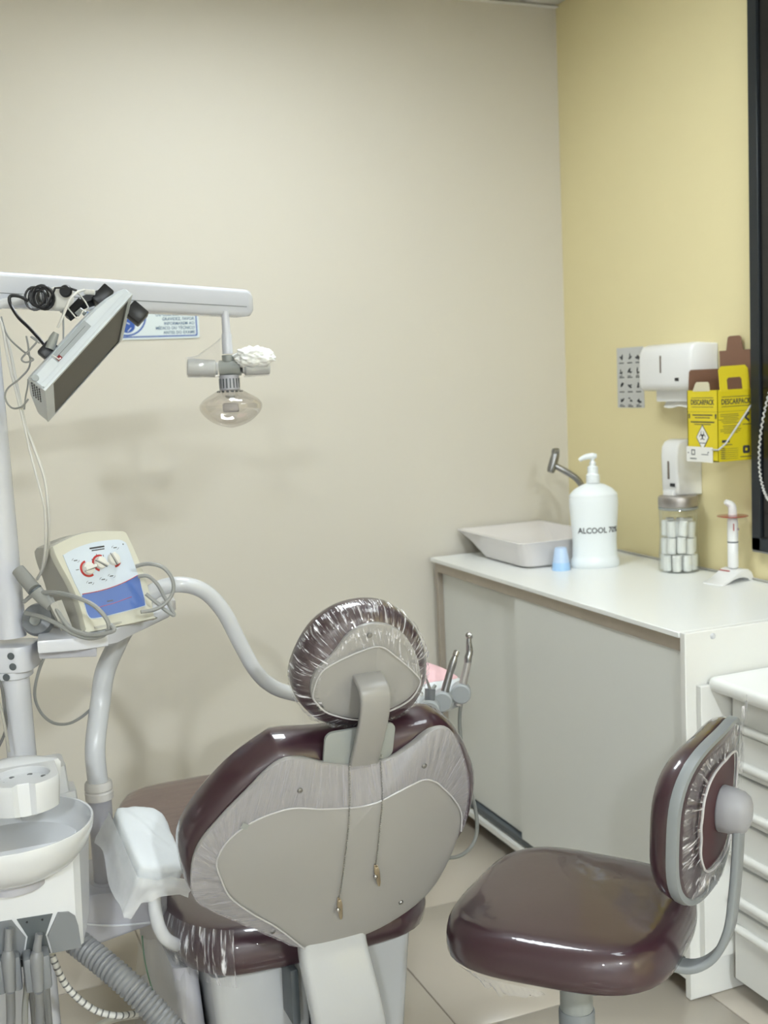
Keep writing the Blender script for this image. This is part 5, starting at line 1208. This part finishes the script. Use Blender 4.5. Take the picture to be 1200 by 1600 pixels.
# ------------------------------------------------------------------ monitor on its arm
def monitor():
    u, v, n = V((.7067, .0469, .7060)), V((.1004, .9811, -.1656)), V((.7004, -.1879, -.6886))
    A = V((0.1884, 1.9432, 1.5124))
    L, W, T_ = .2196, .350, .032
    fr = Matrix(((u.x, v.x, n.x, A.x), (u.y, v.y, n.y, A.y), (u.z, v.z, n.z, A.z), (0, 0, 0, 1)))     # local x length, y width (away), z out of the screen
    t = thing('small_monitor', 'small white tilted monitor with a dark screen hanging under the lamp boom', 'monitor', A)
    ca = B(); 
    prof = [(0, -.004), (.004, 0), (W-.004, 0), (W, -.004), (W, -.020), (W-.02, -T_+.008), (W*.5, -T_-.004), (.03, -T_-.003), (.004, -T_+.003), (0, -.024)]
    ca.loft([[fr @ V((x, y*s+(1-s)*W/2, z*s2)) for y, z in prof] for x, s, s2 in ((0, .98, .92), (.003, 1, 1), (L*.55, 1, 1), (L*.72, 1, .96), (L*.86, 1, .82), (L*.95, 1, .62), (L-.002, 1, .48), (L, .985, .40))])
    obj('casing', ca, M['monitorwhite'], t, 30)
    b = B(); bw = .013
    o = [(0, 0), (L, 0), (L, W), (0, W)]; i_ = [(.020, .016), (L-.010, .016), (L-.010, W-.010), (.020, W-.010)]
    for k in range(4):
        j = (k+1) % 4; b.prism([o[k], o[j], i_[j], i_[k]], -.001, .0035, fr)
    obj('bezel', b, M['monitorwhite'], t)
    obj('screen', B().prism(i_, -.002, .0012, fr), M['screen'], t)
    obj('screen_edge', B().prism([(i_[3][0], i_[3][1]-.004), (i_[2][0], i_[2][1]-.004), i_[2], i_[3]], .001, .0032, fr).prism([(i_[2][0]-.003, i_[1][1]), i_[1], i_[2], (i_[2][0]-.003, i_[2][1])], .001, .0032, fr), M['inkgrey'], t)
    # control strip on the edge that faces the room, with its red window
    fe = frame(fr @ V((0, 0, 0)), u, -n)         # local z = -v side
    if (fe.to_3x3() @ V((0, 0, 1))).dot(v) > 0: fe = frame(fr @ V((0, 0, 0)), u, n)
    sy = 1 if (fe.to_3x3() @ V((0, 1, 0))).dot(-n) > 0 else -1
    def strip(x0, x1, y0, y1): return [(x0, sy*y0), (x1, sy*y0), (x1, sy*y1), (x0, sy*y1)]
    obj('edge_ridge', B().prism(strip(.004, L-.002, .001, .0045), 0, .0022, fe).prism(strip(.004, L-.002, .0085, .0095), 0, .0012, fe), M['monitorwhite'], t)
    obj('control_strip', B().prism(strip(.050, .132, .0115, .0265), 0, .0014, fe), mat('silver_grey_strip', (.29, .32, .34), .3), t)
    obj('strip_seam', B().prism(strip(.052, .126, .0185, .0193), .0012, .0019, fe), M['inkgrey'], t)
    obj('red_window', B().prism(strip(.052, .061, .0115, .0185), .0012, .0030, fe, .0005), M['redlens'], t)
    # speaker slots on the near end
    b = B()
    for r in range(6):
        for q in range(4): b.box((-.0004, .030+.024*r, -.009-.0052*q), (.002, .013, .0018), m=fr)
    g = obj('vent_slots', b, M['inkgrey'], t); g['kind'] = 'stuff'
    obj('end_notch', B().lathe([(.0005, .003), (.0055, .003), (.006, 0)], n=16, m=frame(fr @ V((.006, -.0005, -.022)), u, n if False else -n)), mat('grey_recess', (.30, .33, .34), .4), t)
    # rear mount
    mp = V((0.307, 1.9906, 1.6665))
    obj('rear_mount', B().box((0, 0, 0), (.036, .04, .022), .003, 2, Matrix.Translation(V((0.3104, 2.0492, 1.6693))) @ fr.to_3x3().to_4x4()), M['black'], t)
    obj('socket_block', B().box((0, 0, 0), (.030, .030, .034), .003, 2, Matrix.Translation(V((0.3765, 2.1008, 1.6429))) @ fr.to_3x3().to_4x4()), M['black'], t)
    obj('connector', B().box((0, 0, 0), (.030, .022, .024), .003, 2, Matrix.Translation(V((0.2061, 1.9874, 1.5769))) @ fr.to_3x3().to_4x4()), M['black'], t)
    obj('cable_plug', B().tube([(0.2068, 1.9712, 1.5794), (0.213, 1.9706, 1.595), (0.2189, 1.9696, 1.6053)], [.008, .0075, .005], 12, k=3), M['greylight'], t)
    # tie straps along the back
    obj('strap', B().tube([(0.2037, 1.9112, 1.5666), (0.2135, 1.9063, 1.5589)], .0012, 6), M['cablewhite'], t)
M['monitorwhite'] = mat('cool_white_monitor_plastic', (.56, .61, .66), .3)
monitor()
def marm():
    t = thing('monitor_arm', 'white monitor arm with black clamp knob under the lamp boom', 'arm', (0.0801, 2.1344, 1.6548))
    obj('tube', B().tube([(0.0692, 2.1275, 1.6512), (0.138, 2.1123, 1.6641), (0.2064, 2.0862, 1.6752), (0.2439, 2.0821, 1.6754)], .0085, 16), M['plastic'], t)
    j = V((0.2438, 2.0759, 1.6693))
    obj('joint', B().box(j, (.040, .036, .040), .008, 3).tube([j+V((0, 0, -.01)), V((0.245, 2.0727, 1.6469))], .006, 10), M['creamwhite'], t)
    obj('joint_cap', B().lathe([(.0005, .006), (.009, .006), (.0105, .004), (.011, 0)], n=20, m=frame(V((0.2488, 2.046, 1.6798)), (.93, -.37, 0), (.05, .1, 1))), M['black'], t)
    b = B()
    p0, p1, p2 = V((0.2485, 2.0536, 1.6356)), V((0.2778, 2.0558, 1.6605)), V((0.313, 2.0649, 1.6728))
    b.tube([p0, p0.lerp(p1, .5), p1], [.0085, .0105, .0115], 4).tube([p1, p2], [.011, .012], 4)
    obj('clamp', b, M['black'], t)
    obj('clamp_grip', B().tube([(0.2779, 2.0307, 1.677), (0.2942, 2.0239, 1.675)], .0048, 10), M['creamwhite'], t)
    obj('lever', B().tube([(0.2589, 2.0062, 1.6364), (0.2666, 2.004, 1.6436), (0.2722, 2.001, 1.6379)], .005, 8), M['greylight'], t)
M['creamwhite'] = mat('creamy_white_plastic', (.66, .65, .61), .35)
marm()
def cable(name, pts, r, m, label, k=6):
    pts = [V(p) for p in pts]
    tag(obj(name, B().tube(pts, r, 8, k=k), M[m], loc=pts[0]), label, 'cable')
# black coil looped round the arm
def coil():
    c = V((0.2118, 2.0564, 1.6704)); ux = V((.9, -.37, 0)).normalized(); pts = []
    rnd = random.Random(5)
    for i in range(150):
        a = i*.33; r = .0135 + .003*math.sin(i*.13)
        pts.append(c + ux*(r*math.cos(a) - .004 + .010*math.sin(i*.045)) + V((0, 0, 1))*(r*1.25*math.sin(a)) + V((-.37, -.93, 0))*(.004+.004*math.sin(i*.31)))
    pts += [V((0.231, 2.0451, 1.6854)), V((0.251, 2.0426, 1.686)), V((0.2666, 2.0411, 1.6802))]
    tag(obj('cable_coil', B().tube(pts, .0021, 6), M['black'], loc=c), 'coil of thin black cable looped round the monitor arm', 'cable')
coil()
cable('black_cable', ((0.1864, 2.0606, 1.6657), (0.1719, 2.0565, 1.6732), (0.1569, 2.0516, 1.673), (0.1558, 2.0504, 1.66), (0.1651, 2.033, 1.6371), (0.1797, 2.0139, 1.6174), (0.1921, 1.9958, 1.599), (0.2013, 1.9849, 1.5844)), .0030, 'black', 'thick black cable arching from the monitor arm to the monitor')
cable('white_cable', ((0.1293, 2.1037, 1.6537), (0.1429, 2.0728, 1.624), (0.149, 2.0547, 1.5849), (0.1531, 2.0361, 1.5354), (0.1574, 2.0289, 1.4918), (0.1622, 2.0223, 1.4536), (0.1736, 2.0123, 1.4096), (0.1845, 2.0018, 1.3602), (0.1863, 2.0057, 1.3104), (0.1859, 2.0319, 1.2578), (0.1804, 2.082, 1.2067), (0.1678, 2.1156, 1.1743)), .0028, 'cablewhite', 'thicker white cable hanging from the boom down to the control box')
cable('white_cable', ((0.1283, 2.0927, 1.6497), (0.1396, 2.0639, 1.629), (0.1438, 2.0439, 1.5684), (0.1525, 2.0214, 1.5028), (0.1594, 2.0126, 1.4539), (0.1652, 2.0042, 1.405), (0.1757, 1.9919, 1.3398), (0.1798, 1.997, 1.3062), (0.1789, 2.0227, 1.2483), (0.1735, 2.0621, 1.1986)), .0022, 'cablewhite', 'thinner white cable twisted beside the thicker one above the control box')
cable('grey_cable', ((0.1413, 2.0755, 1.6406), (0.1478, 2.0579, 1.6068), (0.1681, 2.0356, 1.5802), (0.1775, 2.0198, 1.5706), (0.1747, 2.0184, 1.5503), (0.1581, 2.0229, 1.5327), (0.1387, 2.0288, 1.5175), (0.1333, 2.029, 1.5016), (0.1419, 2.0235, 1.485), (0.1562, 2.0069, 1.4854), (0.1674, 1.9931, 1.4977)), .0016, 'cable', 'thin grey cable making a wide loop left of the monitor')
cable('grey_cable', ((0.1736, 2.0037, 1.6031), (0.1751, 2.0011, 1.587), (0.1757, 1.9988, 1.5699), (0.1801, 1.9853, 1.5629), (0.1679, 1.9897, 1.5592), (0.1625, 1.9927, 1.5659), (0.1777, 1.9885, 1.5811), (0.1888, 1.9857, 1.5943), (0.1794, 1.9903, 1.6012), (0.1923, 1.9837, 1.5899)), .0016, 'cable', 'thin grey cable tangled behind the connector of the monitor')
cable('grey_cable', ((0.2423, 2.0576, 1.6481), (0.2402, 2.0448, 1.6253), (0.2354, 2.0215, 1.5969)), .0016, 'cable', 'thin grey cable hanging straight below the arm joint')
cable('white_cable', ((0.2198, 1.9538, 1.6127), (0.2315, 1.9519, 1.6352), (0.2424, 1.961, 1.6566), (0.2581, 1.9783, 1.6715), (0.2732, 1.9946, 1.677)), .0022, 'cablewhite', 'white cable rising from the plug over the black clamp')
cable('white_cable', ((0.2399, 1.9717, 1.647), (0.2486, 1.9666, 1.6338), (0.255, 1.9632, 1.6271), (0.2655, 1.9716, 1.6412), (0.2739, 1.9688, 1.6462), (0.265, 1.9858, 1.6668), (0.2607, 1.999, 1.6722)), .0012, 'cablewhite', 'thin white cable zigzagging below the clamp grip', 2)
cable('grey_cable', ((0.1625, 2.0255, 1.4807), (0.1664, 2.0266, 1.5022), (0.1704, 2.0216, 1.5182), (0.1726, 2.0224, 1.5321)), .0014, 'cable', 'thin grey cable at the lower left corner of the monitor')
cable('grey_cable', ((0.1705, 2.0875, 1.0439), (0.1563, 2.1101, 1.0054), (0.1478, 2.1296, 0.9602), (0.1563, 2.1432, 0.9228), (0.1771, 2.1533, 0.8961), (0.2052, 2.173, 0.8838), (0.2318, 2.1951, 0.8851), (0.2572, 2.2289, 0.8902)), .0028, 'cable', 'grey cable drooping from the shelf to the instrument arm')
cable('dark_cable', ((0.0816, 2.0983, 1.0186), (0.0907, 2.0911, 0.9898), (0.0926, 2.0854, 0.9499), (0.0907, 2.0819, 0.916), (0.0715, 2.0849, 0.8772)), .0026, 'cabledark', 'dark cable bowing out beside the pole at the left edge')
cable('beige_cable', ((0.0758, 2.0754, 0.9899), (0.0854, 2.0673, 0.9557), (0.0899, 2.0599, 0.9105), (0.0917, 2.0557, 0.8823)), .0026, 'creamside', 'beige cable slanting across the pole at the left edge')
# ------------------------------------------------------------------ ultrasonic scaler on the shelf
def scaler():
    yaw = math.radians(23); fx = V((math.cos(yaw), math.sin(yaw), 0)); nb = V((math.sin(yaw), -math.cos(yaw), 0))
    A = V((0.2326, 2.0091, 1.093)); A.z = 1.0865
    back = -nb
    upv = (V((0, 0, 1)) + back*.36).normalized()
    fr = frame(A, fx, upv)            # local x right along the front, y up the front, z out
    if (fr.to_3x3() @ V((0, 0, 1))).dot(nb) < 0: print('scaler frame flipped')
    t = thing('ultrasonic_scaler', 'cream control box with three dials and a blue lower panel on the shelf', 'control box', A)
    W, H = .142, .172
    out = [(.004, 0), (W-.004, 0), (W, .004), (W+.004, .05), (W+.001, .10), (W-.010, H-.012), (W-.016, H-.002), (W-.026, H), (.070, H+.006), (.03, H+.004), (-.016, H-.008), (-.022, H-.014), (-.018, H-.04), (-.006, .09), (0, .05), (0, .006)]
    out = smooth2(out, 3)
    def sidepush(p, dz, sc=1.0):
        q = fr @ V((p[0], p[1], 0)); d = back*dz; q = V((q.x, q.y, q.z)) + d
        z0 = A.z; q.z = z0 + (q.z-z0)*sc; return q
    def shr(p, dz):
        q = fr @ V((p[0], p[1], 0)); h = (q.z-A.z); bx = (q - A).dot(back)
        return q + back*(dz - bx*dz/.14) 
    b = B().loft([[fr @ V((p[0]*.985+.001, p[1]*.99+.001, .0035)) for p in out], [fr @ V((p[0], p[1], .0)) for p in out], [fr @ V((p[0], p[1], -.012)) for p in out]])
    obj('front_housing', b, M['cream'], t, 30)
    R = []
    for k, (dz, s) in enumerate(((-.010, 1.0), (-.03, .985), (-.10, .95), (-.135, .90))):
        ring = []
        for p in out:
            q = fr @ V((W/2+(p[0]-W/2)*s, p[1]*s, 0)) + back*(-dz)
            q = q - back*((q-A).dot(back) - (-dz))*(1 if k > 2 else .33*k)
            if q.z < A.z: q.z = A.z
            ring.append(q)
        R.append(ring)
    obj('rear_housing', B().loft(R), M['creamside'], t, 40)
    pan = smooth2([(.010, .030), (.022, .021), (.070, .022), (.120, .025), (.130, .030), (.131, .06), (.129, .10), (.124, .142), (.119, .151), (.108, .156), (.080, .158), (.050, .157), (.020, .152), (-.004, .144), (-.006, .138), (.002, .09), (.009, .06)], 3)
    zf = .0036
    obj('fascia', B().prism(pan, zf, zf+.0014, fr), M['fascia'], t)
    zf += .0014
    lowx = smooth2([(.0115, .030), (.022, .0225), (.070, .0235), (.120, .0265), (.1285, .031), (.1297, .060), (.1285, .0835), (.100, .0755), (.070, .070), (.040, .0675), (.010, .0675), (.0102, .05)], 3)
    obj('blue_panel', B().prism(lowx, zf, zf+.0004, fr), M['fasciablue'], t)
    rl = spline([V((.010, .0685, 0)), V((.040, .0685, 0)), V((.070, .071, 0)), V((.100, .0765, 0)), V((.1285, .0845, 0))], 4)
    obj('red_line', B().tube([fr @ (p+V((0, 0, zf+.0003))) for p in rl], .0008, 5).tube([fr @ V((.035, .040, zf+.0004)), fr @ V((.07, .0425, zf+.0004)), fr @ V((.105, .0475, zf+.0004))], .0005, 5), M['red'], t)
    b = B()
    b.box((.062, .1475, zf+.0002), (.030, .0030, .0004), m=fr).box((.063, .143, zf+.0002), (.026, .0018, .0004), m=fr)
    obj('print', b, M['ink'], t)
    b = B()
    for x, y in ((.014, .130), (.031, .086), (.058, .088), (.076, .0915), (.098, .142)):
        for q in range(2): b.tube([fr @ V((x-.007*s_, y+.003*c_, zf+.0003)) for s_, c_ in ((1, .2), (.8, 1), (.4, 1.3))] if q == 0 else [fr @ V((x+.007*s_, y-.003*c_, zf+.0003)) for s_, c_ in ((1, .2), (.8, 1), (.4, 1.3))], .0004, 4)
        b.box((x, y, zf+.0002), (.007, .0018, .0004), m=fr)
    for a in (150, 100, 50): 
        a = math.radians(a); b.box((.060+.016*math.cos(a), .1185+.016*math.sin(a), zf+.0002), (.0012, .0034, .0004), m=fr)
    b.box((.013, .113, zf+.0002), (.006, .0012, .0004), m=fr).box((.116, .146, zf+.0002), (.0022, .0022, .0006), m=fr).box((.060, .0475, zf+.0006), (.012, .0022, .0004), m=fr)
    obj('print', b, M['inkgrey'], t)
    for x, y, rot, a0, a1 in ((.034, .112, 8, 100, 300), (.060, .1185, -38, 60, 250), (.088, .1215, -72, 270, 330)):
        kn = obj('dial', B().lathe([(.0118, 0), (.0113, .005), (.0103, .007), (.001, .0075)], n=32, m=fr @ Matrix.Translation((x, y, zf))), M['creamwhite'], t)
        m2 = fr @ Matrix.Translation((x, y, zf+.0075)) @ Matrix.Rotation(math.radians(rot), 4, 'Z')
        obj('grip', B().prism([(-.0105, -.0034), (.0120, -.0027), (.0120, .0027), (-.0105, .0034)], -.002, .0060, m2, .0012), M['creamwhite'], kn)
        obj('pointer', B().box((0, -.0034, .0002), (.025, .0010, .0012), m=m2), M['greydark'], kn)
        b = B(); N = 16
        for i in range(N):
            g0, g1 = math.radians(a0+(a1-a0)*i/N), math.radians(a0+(a1-a0)*(i+1)/N)
            b.prism([(x+r*math.cos(g), y+r*math.sin(g)) for r, g in ((.0120, g0), (.0158, g0), (.0158, g1), (.0120, g1))], zf, zf+.0005, fr)
        obj('dial_scale', b, M['red'], kn)
    obj('foot_slot', B().box((.045, .006, .003), (.055, .0035, .003), m=fr), M['creamside'], t)
    # grey handpiece holder and parts beside the box
    s = thing('scaler_handpiece', 'fat grey beige handpiece lying in a holder left of the control box', 'handpiece', (0.1609, 2.0297, 1.1594))
    obj('body', B().tube([(0.1332, 2.0679, 1.2021), (0.1438, 2.0561, 1.1856), (0.1555, 2.033, 1.1685)], [.0115, .0125, .0125], 16), M['cable'], s)
    obj('collar_ring', B().tube([(0.1551, 2.0333, 1.1696), (0.1569, 2.0323, 1.1668)], .0128, 16), M['greydark'], s)
    obj('body', B().tube([(0.1574, 2.032, 1.1662), (0.17, 2.0196, 1.1509), (0.1788, 2.0093, 1.1403)], [.0122, .0115, .009], 16), M['cable'], s)
    obj('holder', B().tube([(0.186, 2.0126, 1.1457), (0.2002, 1.996, 1.1018)], [.0125, .010], 6), M['creamside'], s)
    s = thing('cable_reel', 'dark grey coiled handpiece cord behind the pole on the shelf', 'cord', (0.163, 2.0762, 1.1031))
    obj('reel', B().lathe([(.006, .012), (.010, .014), (.026, .010), (.030, 0), (.026, -.012), (.008, -.013)], n=28, m=frame(V((0.1613, 2.0774, 1.1078)), (.93, -.37, 0), (.15, .3, 1))), M['greyplastic'], s)
    obj('reel_hub', B().lathe([(.001, .014), (.008, .015), (.010, .011)], n=20, m=frame(V((0.1571, 2.0682, 1.1076)), (.93, -.37, 0), (.15, .3, 1))), M['greylight'], s)
scaler()
cable('looped_cable', ((0.1387, 2.0587, 1.1459), (0.156, 2.032, 1.1618), (0.1851, 1.9992, 1.1659), (0.2128, 1.9658, 1.1613), (0.2406, 1.9421, 1.1476), (0.2588, 1.932, 1.1251), (0.2629, 1.9334, 1.1056), (0.2525, 1.9414, 1.0932), (0.2332, 1.9594, 1.0877), (0.209, 1.9754, 1.0956), (0.1856, 1.9923, 1.1122), (0.162, 2.014, 1.1235), (0.1384, 2.0457, 1.1276)), .0040, 'cable', 'grey cord looping in front of the control box on the shelf')
cable('looped_cable', ((0.181, 2.0209, 1.1528), (0.1879, 1.9994, 1.1331), (0.2029, 1.9793, 1.1068), (0.2231, 1.9591, 1.0969), (0.247, 1.9387, 1.0966), (0.2699, 1.9248, 1.103), (0.2655, 1.9331, 1.112)), .0040, 'cable', 'grey cord running along the shelf rim under the control box')
cable('power_cable', ((0.3345, 2.0506, 1.189), (0.3563, 2.0423, 1.1926), (0.3803, 2.0316, 1.1844), (0.3935, 2.0237, 1.163), (0.3926, 2.0212, 1.14), (0.3761, 2.0147, 1.1219), (0.3542, 2.0116, 1.1133), (0.3311, 2.01, 1.1129)), .0036, 'cable', 'grey cord making the upper loop right of the control box')
cable('power_cable', ((0.3388, 2.0572, 1.1689), (0.354, 2.0511, 1.1693), (0.3689, 2.0433, 1.1546), (0.3806, 2.0353, 1.1274), (0.3912, 2.0168, 1.0998), (0.3809, 2.0215, 1.1049), (0.3641, 2.0304, 1.1219), (0.3474, 2.0392, 1.1388)), .0036, 'cable', 'grey cord making the lower loop right of the control box')
